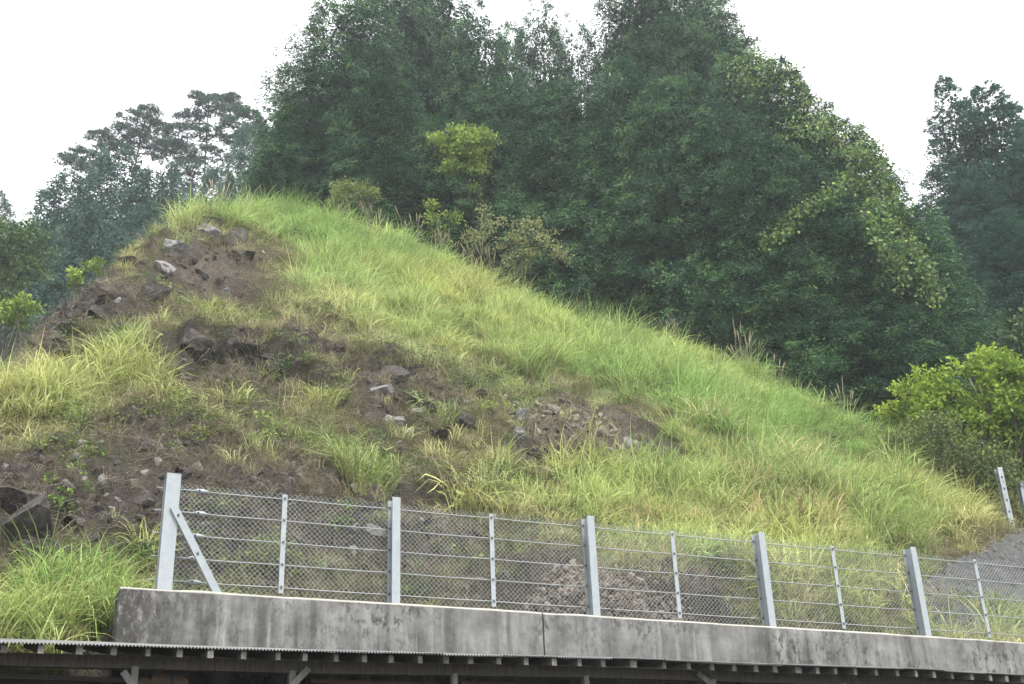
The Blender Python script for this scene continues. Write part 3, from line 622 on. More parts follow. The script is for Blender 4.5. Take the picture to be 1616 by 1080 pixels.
def pine(px, py, t, plates, label, seed, lean=0.):
    """red pine: bare leaning trunk, limbs ending in flat plates of needles; plates in photo pixels (x, y, half width px)"""
    rng = np.random.default_rng(seed); d = ray(px, py); T = CAM + d * (t / math.hypot(d[0], d[1])); u_, v_ = uv_of(T); zb_ = float(terr(u_, v_))
    r = tag(empty('pine_tree', (T[0], T[1], zb_)), label, 'tree'); base = np.array([T[0], T[1], zb_]); H = T[2] - zb_
    B = MB(); tp = [np.array([lean * (1 - q / 8) * 2, .3 * math.sin(q * .8), H * q / 8]) for q in range(9)]; tp[0][2] = -.6
    B.tube([tuple(p) for p in tp], [.22 * (1 - .85 * q / 8) for q in range(9)], 7)
    C, RR, TT = [], [], []
    for (x, y, hw_) in plates:
        off = rng.uniform(-1.2, 1.2); dd = ray(x, y); tt = t + off; p = CAM + dd * (tt / math.hypot(dd[0], dd[1])) - base; rad = hw_ / F * t * 1.12
        z0 = min(H * .97, max(1., p[2] - .35 * math.hypot(p[0], p[1]) - .3)); tr = [np.interp(z0, [q[2] for q in tp], [q[i] for q in tp]) for i in (0, 1)]
        a = np.array([tr[0], tr[1], z0]); B.tube([tuple(a), tuple(a * .45 + p * .55 + np.array([0, 0, -.25])), tuple(p + np.array([0, 0, -.1]))], [.07, .05, .02], 5)
        for q in range(max(10, int(46 * rad))):
            an, k = rng.random() * 6.28, rng.random() ** .5; C.append(p + np.array([math.cos(an) * k * rad, math.sin(an) * k * rad, (.45 * (1 - k * k) - .1) * rad + rng.normal() * .14])); TT.append(np.clip(.45 + .2 * rng.normal(), 0, 1))
            if rng.random() < .3: B.tube([tuple(p + np.array([0, 0, -.1])), tuple(C[-1])], [.02, .008], 4)
    C = np.array(C); per = 36; cc = np.repeat(C, per, 0); e = rng.normal(size=cc.shape); e[:, 2] = np.abs(e[:, 2]) * .6; e = unit(e)
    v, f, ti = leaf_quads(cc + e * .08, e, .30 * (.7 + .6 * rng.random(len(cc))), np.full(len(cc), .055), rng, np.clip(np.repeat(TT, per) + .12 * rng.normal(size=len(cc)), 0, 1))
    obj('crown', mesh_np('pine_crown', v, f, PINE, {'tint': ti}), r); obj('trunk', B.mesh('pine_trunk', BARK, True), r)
pine(330, 152, 92, [(312, 155, 14), (330, 172, 30), (300, 190, 26), (345, 165, 26), (365, 160, 20), (290, 215, 34), (335, 215, 26), (275, 240, 34), (330, 250, 34), (300, 275, 40), (345, 285, 26)], 'tall layered pine with a bare trunk and sky showing through its branches', 11, .5)
pine(232, 172, 96, [(235, 180, 20), (215, 195, 34), (195, 215, 34), (160, 222, 26), (250, 205, 24), (225, 232, 40), (180, 245, 36), (130, 250, 28), (110, 258, 22), (265, 240, 34), (150, 275, 34)], 'spreading flat topped pine standing above the hazy conifers', 12, -1.)
pine(385, 165, 88, [(372, 178, 18), (390, 185, 22), (362, 198, 16), (400, 215, 26), (372, 225, 20), (410, 200, 14), (395, 260, 26)], 'thin pine with small open tufts next to the cypress row', 13, .3)

def broadleaf(name, root, blobs, leafmat, label, cat, seed, leaf=(.16, .10), per=34, clump_r=.32, dens=1., stems=3, group=None, stem_r=.04, droop=.1, fol='crown', stem='trunk', barkmat=None, base_off=None, twigs=.35):
    """blobs: (x, y, z, rx, ry, rz) offsets from the root; clumps sit in each blob's shell, limbs run out to them"""
    rng = np.random.default_rng(seed); r = tag(empty(name, tuple(root)), label, cat, group); B = MB(); C, TT = [], []
    for q, (x, y, z, rx, ry, rz) in enumerate(blobs):
        nb = max(6, int(dens * 9 * (rx * ry + ry * rz + rx * rz) / (clump_r * clump_r * 9)))
        e = unit(rng.normal(size=(nb, 3))); k = rng.random((nb, 1)) ** .4; lump = 1 + .25 * vnoise(e[:, 0] * 2.5 + q, e[:, 1] * 2.5, e[:, 2] * 2.5, seed)[:, None]
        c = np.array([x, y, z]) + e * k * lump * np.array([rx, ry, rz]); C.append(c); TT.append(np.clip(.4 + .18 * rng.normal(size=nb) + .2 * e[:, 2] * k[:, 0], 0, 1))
        b0 = np.array([0, 0, -.2]) if base_off is None else np.array(base_off)
        for s in range(stems):
            end = c[rng.integers(nb)]; mid = (b0 + end) / 2 + rng.normal(size=3) * .06 * np.linalg.norm(end - b0) * np.array([1, 1, .4]); m2 = mid * .4 + end * .6 + rng.normal(size=3) * .06
            B.tube([tuple(b0 + rng.normal(size=3) * stem_r * np.array([1, 1, 0])), tuple(mid), tuple(m2), tuple(end)], [stem_r, stem_r * .65, stem_r * .4, stem_r * .12], 6)
            for w_ in range(int(nb * twigs / stems)):
                cc = c[rng.integers(nb)]; B.tube([tuple(m2), tuple((m2 + cc) / 2 + rng.normal(size=3) * .08), tuple(cc)], [stem_r * .3, stem_r * .2, stem_r * .08], 4)
    C = np.concatenate(C); TT = np.concatenate(TT); cc = np.repeat(C, per, 0); n_ = len(cc); e = unit(rng.normal(size=cc.shape))
    org = cc + e * clump_r * (.2 + .8 * rng.random((n_, 1))) * np.array([1, 1, .7]); d = unit(e * .7 + rng.normal(size=cc.shape) * .5 + np.array([0, 0, -droop]))
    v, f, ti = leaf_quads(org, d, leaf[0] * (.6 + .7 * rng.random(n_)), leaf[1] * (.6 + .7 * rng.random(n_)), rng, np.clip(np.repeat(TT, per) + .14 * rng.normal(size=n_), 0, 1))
    obj(fol, mesh_np(name + '_leaves', v, f, leafmat, {'tint': ti}), r); obj(stem, B.mesh(name + '_stems', barkmat or BARKG, True), r); return r
def blob_px(root, t, lst):
    """(px, py, half width px, half height px[, depth offset m]) -> blobs round root"""
    out = []
    for q in lst:
        d = ray(q[0], q[1]); p = CAM + d * ((t + (q[4] if len(q) > 4 else 0)) / math.hypot(d[0], d[1])) - root; s = t / F * 1.1; out.append((*p, q[2] * s, (q[2] + q[3]) / 2 * s, q[3] * s))
    return out
def ground_at(px, t):
    d = ray(px, 500); P = CAM + d * (t / math.hypot(d[0], d[1])); return np.array([P[0], P[1], terr_xy(P)])
YG = leaf_mat('yellow_green_leaves', (.09, .15, .03), (.25, .34, .065), .38, (.38, .46, .10))
DKB = simple_mat('dark_stem_bark', (.028, .024, .02), .95, .3, 5., 0, .4, .02, (4, 4, 1), .1)  # bark colour darkened so the stems stay hidden
BG = leaf_mat('bright_green_leaves', (.09, .16, .022), (.27, .37, .05), .4, (.42, .50, .08))
OL = leaf_mat('olive_leaves', (.08, .115, .032), (.22, .275, .08), .34, (.34, .39, .12))
OLD = leaf_mat('dull_olive_leaves', (.05, .08, .025), (.13, .17, .055), .3, (.21, .25, .09))
KH = leaf_mat('sparse_khaki_leaves', (.12, .135, .055), (.25, .27, .115), .35, (.36, .37, .16))
MG = leaf_mat('mid_green_leaves', (.03, .065, .018), (.085, .14, .04), .3, (.14, .20, .06))
t = 45.5; R0 = ground_at(735, t)
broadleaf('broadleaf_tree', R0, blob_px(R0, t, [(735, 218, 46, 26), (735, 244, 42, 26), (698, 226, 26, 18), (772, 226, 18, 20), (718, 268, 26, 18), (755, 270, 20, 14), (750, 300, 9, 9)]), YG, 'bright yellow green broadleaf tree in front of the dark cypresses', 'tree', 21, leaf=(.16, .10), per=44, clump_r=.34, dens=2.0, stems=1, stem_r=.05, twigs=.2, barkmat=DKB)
t = 44.5; R0 = ground_at(700, t)
broadleaf('shrub', R0, blob_px(R0, t, [(690, 345, 22, 18), (715, 342, 14, 10), (680, 325, 10, 8), (695, 375, 20, 18)]), YG, 'small yellow green shrub at the foot of the cypresses above the ridge', 'shrub', 22, leaf=(.14, .09), clump_r=.3)
t = 45; R0 = ground_at(556, t)
broadleaf('shrub', R0, blob_px(R0, t, [(556, 312, 42, 30), (545, 298, 26, 16), (577, 302, 24, 18), (532, 325, 20, 22)]), OL, 'rounded olive green shrub on the ridge beside the tall grass tuft', 'shrub', 23, leaf=(.11, .07), clump_r=.25, dens=1.2)
P = hit(760, 452); t = math.hypot(P[0], P[1])
broadleaf('small_tree', P, blob_px(P, t, [(760, 380, 34, 22), (815, 378, 40, 30), (862, 388, 34, 24), (800, 350, 26, 18), (845, 355, 20, 18), (885, 405, 20, 14), (745, 372, 20, 12), (820, 410, 44, 14), (762, 345, 6, 20)]), KH, 'sparse khaki leaved small tree with crooked bare stems on the ridge', 'tree', 24, leaf=(.12, .065), per=26, clump_r=.3, dens=.9, stems=1, stem_r=.045, twigs=.8, barkmat=DKB)
P = hit(1520, 800); t = math.hypot(P[0], P[1]) + 2.2; R0 = ground_at(1540, t)
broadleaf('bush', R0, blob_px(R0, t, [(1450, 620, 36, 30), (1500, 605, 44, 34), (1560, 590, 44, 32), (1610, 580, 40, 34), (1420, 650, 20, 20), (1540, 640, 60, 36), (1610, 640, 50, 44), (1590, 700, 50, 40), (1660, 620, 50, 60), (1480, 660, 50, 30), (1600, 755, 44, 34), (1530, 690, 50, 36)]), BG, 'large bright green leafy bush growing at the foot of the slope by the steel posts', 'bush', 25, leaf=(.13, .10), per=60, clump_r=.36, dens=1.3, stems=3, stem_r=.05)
t -= 1.3; R0 = ground_at(1470, t)
broadleaf('bush', R0, blob_px(R0, t, [(1450, 710, 44, 40), (1500, 725, 50, 46), (1420, 740, 34, 36), (1555, 735, 40, 40), (1470, 680, 40, 26), (1400, 705, 22, 26), (1590, 765, 30, 34)]), OLD, 'dull olive bush with fine leaves in front of the bright green one', 'bush', 26, leaf=(.09, .055), per=40, clump_r=.28, dens=1.5, stems=4, stem_r=.03)
t = 58; R0 = ground_at(20, t)
broadleaf('broadleaf_tree', R0, blob_px(R0, t, [(20, 375, 44, 34), (55, 400, 30, 34), (-20, 400, 50, 60), (30, 430, 44, 34), (-10, 470, 50, 40)]), MG, 'hazy green broadleaf tree beside the far conifers', 'tree', 27, leaf=(.22, .14), clump_r=.45)
t = 40; R0 = ground_at(30, t)
broadleaf('shrub', R0, blob_px(R0, t, [(30, 490, 26, 22), (45, 482, 16, 12), (12, 500, 18, 18)]), YG, 'yellow green shrub behind the eroded shoulder of the hill', 'shrub', 28, leaf=(.15, .10), clump_r=.28)
t = 46; R0 = ground_at(130, t)
broadleaf('shrub', R0, blob_px(R0, t, [(128, 432, 16, 12), (150, 420, 12, 10), (118, 440, 10, 10)]), YG, 'small yellow green shrub peeping over the bare shoulder', 'shrub', 29, leaf=(.15, .10), clump_r=.25)
t = 66; R0 = ground_at(425, t)
broadleaf('broadleaf_tree', R0, blob_px(R0, t, [(425, 245, 20, 22), (432, 270, 16, 18), (415, 225, 12, 12)]), MG, 'pale hazy broadleaf tree seen between the thin pine and the cypresses', 'tree', 30, leaf=(.22, .14), clump_r=.4)
t = 47; R0 = ground_at(1600, t)
broadleaf('shrub', R0, blob_px(R0, t, [(1600, 525, 30, 26), (1625, 500, 30, 24), (1560, 545, 20, 14)]), MG, 'leafy green shrub standing between the bright bush and the cedars', 'shrub', 31, leaf=(.26, .17), clump_r=.4)
t = 43.5; R0 = ground_at(1185, 42)
broadleaf('shrub', R0, blob_px(R0, 42, [(1185, 525, 18, 12), (1170, 520, 8, 8)]), MG, 'low fresh green shrub in the dark gap under the cypresses', 'shrub', 32, leaf=(.14, .1), clump_r=.28)

# climbing vine: stems run over the crowns they touch, leaves along them
bpy.context.view_layer.update()
VINE = leaf_mat('vine_leaves', (.045, .09, .028), (.12, .19, .055), .3, (.24, .29, .07))
bvs = []
for r, c in TREES:
    if r.name.startswith('cypress_tree'):
        x, y = project(np.array(r.matrix_world.translation) + np.array([0, 0, 6]))
        if x > 1080:
            M = np.array(r.matrix_world); co = np.empty(len(c.data.vertices) * 3, np.float32); c.data.vertices.foreach_get('co', co); co = co.reshape(-1, 3) @ M[:3, :3].T + M[:3, 3]
            bvs.append(BVHTree.FromPolygons([tuple(q) for q in co], [tuple(p) for p in np.arange(len(co)).reshape(-1, 4)]))
def crown_hit(px, py):
    d = Vector(ray(px, py)).normalized(); best = None
    for bv_ in bvs:
        h = bv_.ray_cast(Vector(CAM), d)
        if h[0] is not None and (best is None or h[3] < best): best = h[3]
    return None if best is None else CAM + np.array(d) * (best - .3)
def vine(label, paths, seed, spread):
    rng = np.random.default_rng(seed); stems = []; org, first = [], None
    for path in paths:
        path = np.array(path, float); L = np.concatenate([[0], np.cumsum(np.hypot(*np.diff(path, axis=0).T))]); last = None; pts = []
        for s in np.arange(0, L[-1], 6):
            x, y = np.interp(s, L, path[:, 0]), np.interp(s, L, path[:, 1]); p = crown_hit(x, y)
            if p is not None and (last is None or np.linalg.norm(p - last) < 2.5): pts.append(p); last = p
            for q in range(14):
                h = crown_hit(x + rng.normal() * spread, y + rng.normal() * spread * .7)
                if h is not None: org.append(h)
        pts = [pts[i] * .5 + (pts[max(i - 1, 0)] + pts[min(i + 1, len(pts) - 1)]) * .25 for i in range(len(pts))]
        if len(pts) > 2: stems.append(pts); first = pts[0] if first is None else first
    org = np.array(org); root = empty('climbing_vine', tuple(first)); tag(root, label, 'vine')
    org = np.repeat(org, 3, 0) + rng.normal(size=(len(org) * 3, 3)) * .14; toward = unit(CAM - org)
    d = unit(rng.normal(size=org.shape) * .6 + np.array([0, 0, -.5]) + toward * .25)
    v, f, ti = leaf_quads(org, d, .16 * (.6 + .7 * rng.random(len(org))), .13 * (.6 + .7 * rng.random(len(org))), rng, np.clip(.55 + .25 * rng.normal(size=len(org)), 0, 1))
    o = obj('leaves', mesh_np('vine_leaves', v - first, f, VINE, {'tint': ti}), root); 
    for pts in stems: obj('stem', MB().tube([tuple(p - first) for p in pts], .02, 5).mesh('vine_stem', BARKG), root)
vine('pale leaved vine climbing over the top of the cypress flank', [[(1150, 105), (1200, 85), (1240, 110), (1270, 150), (1262, 190)], [(1250, 210), (1300, 190), (1340, 215), (1375, 240)], [(1180, 100), (1195, 130), (1165, 150)]], 41, 15)
vine('yellow green vine hanging in long strands down the shorter cypresses', [[(1340, 275), (1380, 310), (1410, 350), (1440, 385), (1465, 430), (1475, 480)], [(1345, 285), (1300, 310), (1255, 345), (1205, 392)], [(1390, 250), (1400, 300), (1420, 340)], [(1290, 200), (1335, 235), (1385, 265)], [(1360, 330), (1400, 400), (1430, 450)]], 42, 8)

# ------------------------------------------------------------------ rocks
def rock_mat(name, a, b_, moss=None):
    m, n, b = new_mat(name); vec = coords(n); f = noise(n, 6., 7, .7, vec); f2 = noise(n, 1.7, 4, .6, vec)
    c = ramp(n, [(.3, tuple(x * .55 for x in a)), (.48, a), (.7, b_)], f)
    c = mixc(n, ramp(n, [(.5, (0, 0, 0)), (.68, (.8, .8, .8))], f2), c, moss or tuple(x * .5 for x in a))
    n.links.new(c, b.inputs['Base Color']); b.inputs['Roughness'].default_value = .92; set_spec(b, .15); bump(n, b, f, .8, .05); return m
RM = {'grey': rock_mat('pale_grey_rock', (.17, .165, .16), (.32, .315, .31)), 'dark': rock_mat('dark_rock', (.045, .040, .036), (.10, .092, .085), (.038, .034, .024)),
      'tan': rock_mat('tan_rock', (.13, .112, .092), (.26, .23, .195)), 'moss': rock_mat('mossy_rock', (.065, .054, .044), (.12, .105, .09), (.075, .08, .02))}
def rock_mesh(seed, mat, sub=3, aspect=(1, 1, .75)):
    rng = np.random.default_rng(seed); bm = bmesh.new(); bmesh.ops.create_icosphere(bm, subdivisions=sub, radius=1)
    co = np.array([v.co[:] for v in bm.verts]); 
    co = co * (1 + .28 * fbm(co[:, 0] * 1.3, co[:, 1] * 1.3, co[:, 2] * 1.3 + seed, 2, seed + 1))[:, None]
    for q in range(17):
        nn = unit(rng.normal(size=3)); h = rng.uniform(.42, .85); d = co @ nn; co = co - np.maximum(d - h, 0)[:, None] * nn
    co = co * (1 + .10 * fbm(co[:, 0] * 2.3, co[:, 1] * 2.3, co[:, 2] * 2.3 + seed, 3, seed))[:, None] * np.array(aspect)
    for v, c in zip(bm.verts, co): v.co = c
    me = bpy.data.meshes.new('rock'); bm.to_mesh(me); bm.free(); me.materials.append(mat); return me
RMS = {k: [rock_mesh(500 + 10 * i + q, RM[k], 4 if k == 'dark' else 3, [(1, .8, .6), (1, .9, .85), (.8, 1, .7), (1, .7, .95)][q]) for q in range(4)] for i, k in enumerate(RM)}
ROCKS = [(280, 404, .85, 'grey', 'large pale grey slab of rock on the bare shoulder near the hilltop'), (325, 376, .75, 'grey', 'grey rock lodged under the turf edge at the hilltop'), (368, 388, .9, 'dark', 'dark rock outcrop under the turf at the hilltop'),
         (258, 424, .5, 'grey', 'grey rock fragment just below the large pale slab'), (203, 418, .7, 'dark', 'dark jutting rock on the edge of the eroded shoulder'), (240, 470, .7, 'dark', 'dark rock half hidden by yellow green weeds on the bare shoulder'),
         (300, 552, .8, 'dark', 'dark rock forming the end of the black ledge in mid slope'), (350, 568, .9, 'dark', 'dark rock in the middle of the black ledge in mid slope'), (398, 562, .7, 'dark', 'dark rock at the grassy end of the black ledge in mid slope'), (284, 590, .55, 'dark', 'dark rock beneath the black ledge in mid slope'), (430, 588, .5, 'dark', 'small dark rock trailing off the black ledge'),
         (622, 598, .6, 'dark', 'rounded dark boulder standing out alone in mid slope'), (606, 618, .4, 'grey', 'grey stone wedged under the rounded dark boulder'), (612, 668, .55, 'grey', 'upright light grey rock beside a bushy grass clump'), (656, 652, .35, 'grey', 'small grey rock between the grass blades below the dark boulder'),
         (535, 553, .32, 'dark', 'small dark rock alone in the dry grass of mid slope'), (520, 488, .42, 'moss', 'brown rock with a mossy cap in the upper grass'), (690, 690, .45, 'dark', 'dark rock shaded by arching grass'), (730, 672, .5, 'dark', 'dark rock beside the yellow leaved weeds'),
         (826, 660, .45, 'grey', 'grey rock at the left end of the pale scarp'), (846, 618, .32, 'tan', 'tan stone at the top of the pale scarp'), (868, 648, .36, 'tan', 'tan stone sitting below the turf lip of the pale scarp'), (822, 692, .45, 'grey', 'grey rock at the foot of the pale scarp'), (930, 668, .4, 'tan', 'tan stone midway along the pale scarp'), (962, 692, .4, 'tan', 'broken tan rock near the low end of the pale scarp'), (992, 704, .42, 'grey', 'grey rock at the low end of the pale scarp'), (845, 720, .4, 'dark', 'dark rock below the pale scarp'),
         (30, 846, 1.05, 'dark', 'big dark angular block of bedrock left of the fence'), (62, 884, .7, 'dark', 'dark block at the foot of the bedrock left of the fence'), (20, 800, .8, 'dark', 'dark rock above the bedrock block left of the fence'), (225, 712, .4, 'dark', 'dark rock on the bare soil above the fence end'), (330, 716, .4, 'dark', 'dark rock above the fence among low weeds'), (90, 700, .4, 'dark', 'dark rock under the grassy rib'),
         (588, 838, .3, 'grey', 'light stone behind the chain link left of a post'), (664, 824, .22, 'grey', 'light stone behind the chain link just right of a post'), (702, 832, .24, 'grey', 'light pointed stone behind the second bay of chain link'), (560, 872, .3, 'grey', 'low light stone behind the first bay of chain link'), (470, 800, .4, 'dark', 'dark rock behind the first bay of chain link'), (700, 880, .4, 'dark', 'dark rock low behind the second bay of chain link'), (150, 500, .5, 'dark', 'dark rock protruding from the eroded left face'), (100, 520, .5, 'dark', 'dark rock low on the eroded left face')]
for q, (px, py, s, kd, lab) in enumerate(ROCKS):
    P = hit(px, py); o = obj('rock', RMS[kd][q % 4]); tag(o, lab, 'rock'); s *= .8
    o.scale = (s, s, s * random.uniform(.85, 1.1)); o.location = P + np.array([0, .25 * s, .08 * s]); o.rotation_euler = (random.uniform(-.5, .5), random.uniform(-.4, .4), random.uniform(0, 6.28))

# angular rocks embedded in the bare faces
rr_ = np.random.default_rng(4242)
for (x0, x1, y0, y1, cnt, mx_, lab, grp) in ((60, 240, 400, 555, 34, .55, 'dark angular rock embedded in the eroded left face of the hill', 'rocks in the eroded left face'), (250, 440, 370, 480, 28, .45, 'brownish rock embedded in the bare soil under the hilltop', 'rocks in the bare soil under the hilltop'),
                                              (265, 460, 540, 600, 30, .5, 'dark rock packed into the black ledge in mid slope', 'rocks of the black ledge'), (0, 330, 690, 900, 50, .42, 'dark rock in the stony bank left of and above the fence end', 'rocks of the stony bank by the fence end'),
                                              (590, 860, 590, 740, 34, .42, 'dark jagged rock showing between the grass in mid slope', 'jagged rocks in mid slope'), (350, 780, 790, 915, 46, .26, 'dark stone in the rough ground behind the first two bays of chain link', 'stones behind the first two fence bays'), (820, 1015, 612, 715, 24, .2, 'pale tan stone in the eroded scar of the slope', 'stones of the pale scar')):
    k_ = 0; tries = 0
    while k_ < cnt and tries < 2000:
        tries += 1; x, y = rr_.uniform(x0, x1), rr_.uniform(y0, y1)
        if 'pale' in lab:
            if abs(y - (655 + .48 * (x - 915))) > 26: continue
        elif float(dens_at(np.array([x]), np.array([y]))[0]) > rr_.uniform(.05, .42): continue
        P = hit(x, y, 46., True)
        if P is None or uv_of(P)[1] > np.interp(uv_of(P)[0], RU, RV) + .2: continue
        sz = (.12 + (mx_ - .12) * rr_.random() ** (1.2 if 'ledge' in lab else 2.0)) * 1.0
        o = obj('rock', RMS['tan' if 'pale' in lab else ('grey' if rr_.random() < .04 else 'dark' if rr_.random() < .75 else 'moss')][rr_.integers(4)]); tag(o, lab, 'rock', grp)
        crag = 'face' in lab or 'bank' in lab or 'ledge' in lab; sz *= 1.35 if crag else 1.; sink = .55 if crag else .32
        o.scale = (sz * 1.25, sz, sz * rr_.uniform(.55, .9)); o.location = P + np.array([0, sink * sz, -.55 * (sink - .2) * sz]); o.rotation_euler = (.4 + rr_.uniform(-.7, .7), rr_.uniform(-.7, .7), rr_.uniform(0, 6.28)); k_ += 1

# ------------------------------------------------------------------ grass
def blade_set(n_, length, width, spread, arch, rng, segs=4, upright=.0, lean=None):
    """grass tuft: arching tapered blades; returns verts, quads, height-along-blade"""
    V_, F_, Hh = [], [], []
    for q in range(n_):
        a = rng.random() * 2 * np.pi; L = length * rng.uniform(.55, 1.1); w_ = width * rng.uniform(.6, 1.2); b0 = np.array([math.cos(a), math.sin(a), 0]) * spread * rng.random() ** .6
        a2 = a + rng.normal() * 1.3; dirh = np.array([math.cos(a2), math.sin(a2), 0]); tilt = rng.uniform(.0, .6) * (1 - upright); ar = arch * rng.uniform(.5, 1.5); p = b0.copy(); sd = np.array([-dirh[1], dirh[0], 0]); sd = sd * math.cos(.6) + np.array([0, 0, math.sin(.6) * rng.choice((-1, 1))]) * .5; i0 = len(V_)
        for s in range(segs + 1):
            f = s / segs; ww = w_ * (1 - f ** 1.8) * (.6 + .8 * min(f * 3, .5)); V_ += [p + sd * ww / 2, p - sd * ww / 2]; Hh += [f, f]
            ang = tilt + ar * f * 1.6; p = p + (dirh * math.sin(ang) + np.array([0, 0, math.cos(ang)])) * L / segs
        F_ += [(i0 + 2 * s, i0 + 2 * s + 1, i0 + 2 * s + 3, i0 + 2 * s + 2) for s in range(segs)]
    return V_, F_, Hh, np.repeat(rng.random(n_), 2 * (segs + 1)).tolist()
def plume_set(n_, length, rng):
    V_, F_, Hh = [], [], []
    for q in range(n_):
        a = rng.random() * 6.28; p = np.array([math.cos(a), math.sin(a), 0]) * .12 * rng.random(); lean = rng.normal(size=3) * .12; lean[2] = 0; L = length * rng.uniform(.75, 1.1); i0 = len(V_); top = p + np.array([0, 0, L]) + lean * L
        for (f, ww) in ((0, .012), (.8, .009), (.82, .02), (.93, .035), (1.0, .008)):
            c = p + (top - p) * f + lean * f * f * .6; V_ += [c + np.array([ww / 2, 0, 0]), c - np.array([ww / 2, 0, 0])]; Hh += [2.0 if f > .81 else 1.5] * 2
        F_ += [(i0 + 2 * s, i0 + 2 * s + 1, i0 + 2 * s + 3, i0 + 2 * s + 2) for s in range(4)]
    return V_, F_, Hh, np.repeat(rng.random(n_), 10).tolist()
def weed_set(n_, size, leaf, rng, h=.25):
    C = rng.normal(size=(n_, 3)) * np.array([size, size, 0]); C[:, 2] = np.abs(rng.normal(size=n_)) * h * np.exp(-(C[:, 0] ** 2 + C[:, 1] ** 2) / (2 * size * size)) + .03
    d = rng.normal(size=(n_, 3)); d[:, 2] = np.abs(d[:, 2]) * .4; v, f, t = leaf_quads(C, unit(d), leaf * (.6 + .8 * rng.random(n_)), leaf * .6 * (.6 + .8 * rng.random(n_)), rng, rng.random(n_) * .5 + .5)
    return list(v), [tuple(x) for x in f], list(t), np.repeat(rng.random(n_), 4).tolist()
def twig_set(n_, rng, L0=.5):
    V_, F_, Hh = [], [], []
    for q in range(n_):
        p = rng.normal(size=3) * .15; p[2] = .02; d = unit(rng.normal(size=3) * np.array([1, 1, .5])); d[2] = abs(d[2]) * .7; L = L0 * rng.uniform(.4, 1.2); i0 = len(V_); sd = unit(np.cross(d, rng.normal(size=3)))
        for s in range(4): V_ += [p + sd * .0035, p - sd * .0035]; Hh += [.6, .6]; p = p + d * L / 3; d = unit(d + rng.normal(size=3) * .45 + np.array([0, 0, -.12]))
        F_ += [(i0 + 2 * s, i0 + 2 * s + 1, i0 + 2 * s + 3, i0 + 2 * s + 2) for s in range(3)]
    return V_, F_, Hh, np.repeat(rng.random(n_), 8).tolist()
rg = np.random.default_rng(99)
# instancer attribute 'icol' gives each tuft its colour; 'hgt' runs along the blade
m, n, b = new_mat('grass_blades'); MATS['grass'] = m
ic = attr(n, 'icol', 'INSTANCER'); hg = attr(n, 'hgt')
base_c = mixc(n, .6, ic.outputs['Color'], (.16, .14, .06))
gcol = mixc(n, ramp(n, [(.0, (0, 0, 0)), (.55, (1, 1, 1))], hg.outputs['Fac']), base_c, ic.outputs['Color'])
gt = N(n, 'Math', operation='GREATER_THAN'); gt.inputs[1].default_value = 1.2; n.links.new(hg.outputs['Fac'], gt.inputs[0])
gcol = mixc(n, 1., gcol, ramp(n, [(0., (.50, .52, .50)), (.5, (.95, .95, .95)), (.8, (1.25, 1.2, 1.2)), (1., (1.75, 1.6, 1.9))], attr(n, 'btint').outputs['Fac']), 'MULTIPLY')
gcol = mixc(n, gt.outputs[0], gcol, (.26, .22, .15))
n.links.new(gcol, b.inputs['Base Color']); b.inputs['Roughness'].default_value = .55; set_spec(b, .3)
tr_ = N(n, 'BsdfTranslucent'); n.links.new(gcol, tr_.inputs['Color']); ms = N(n, 'MixShader'); ms.inputs[0].default_value = .4
n.links.new(b.outputs[0], ms.inputs[1]); n.links.new(tr_.outputs[0], ms.inputs[2]); n.links.new(ms.outputs[0], n.nodes['Material Output'].inputs['Surface'])

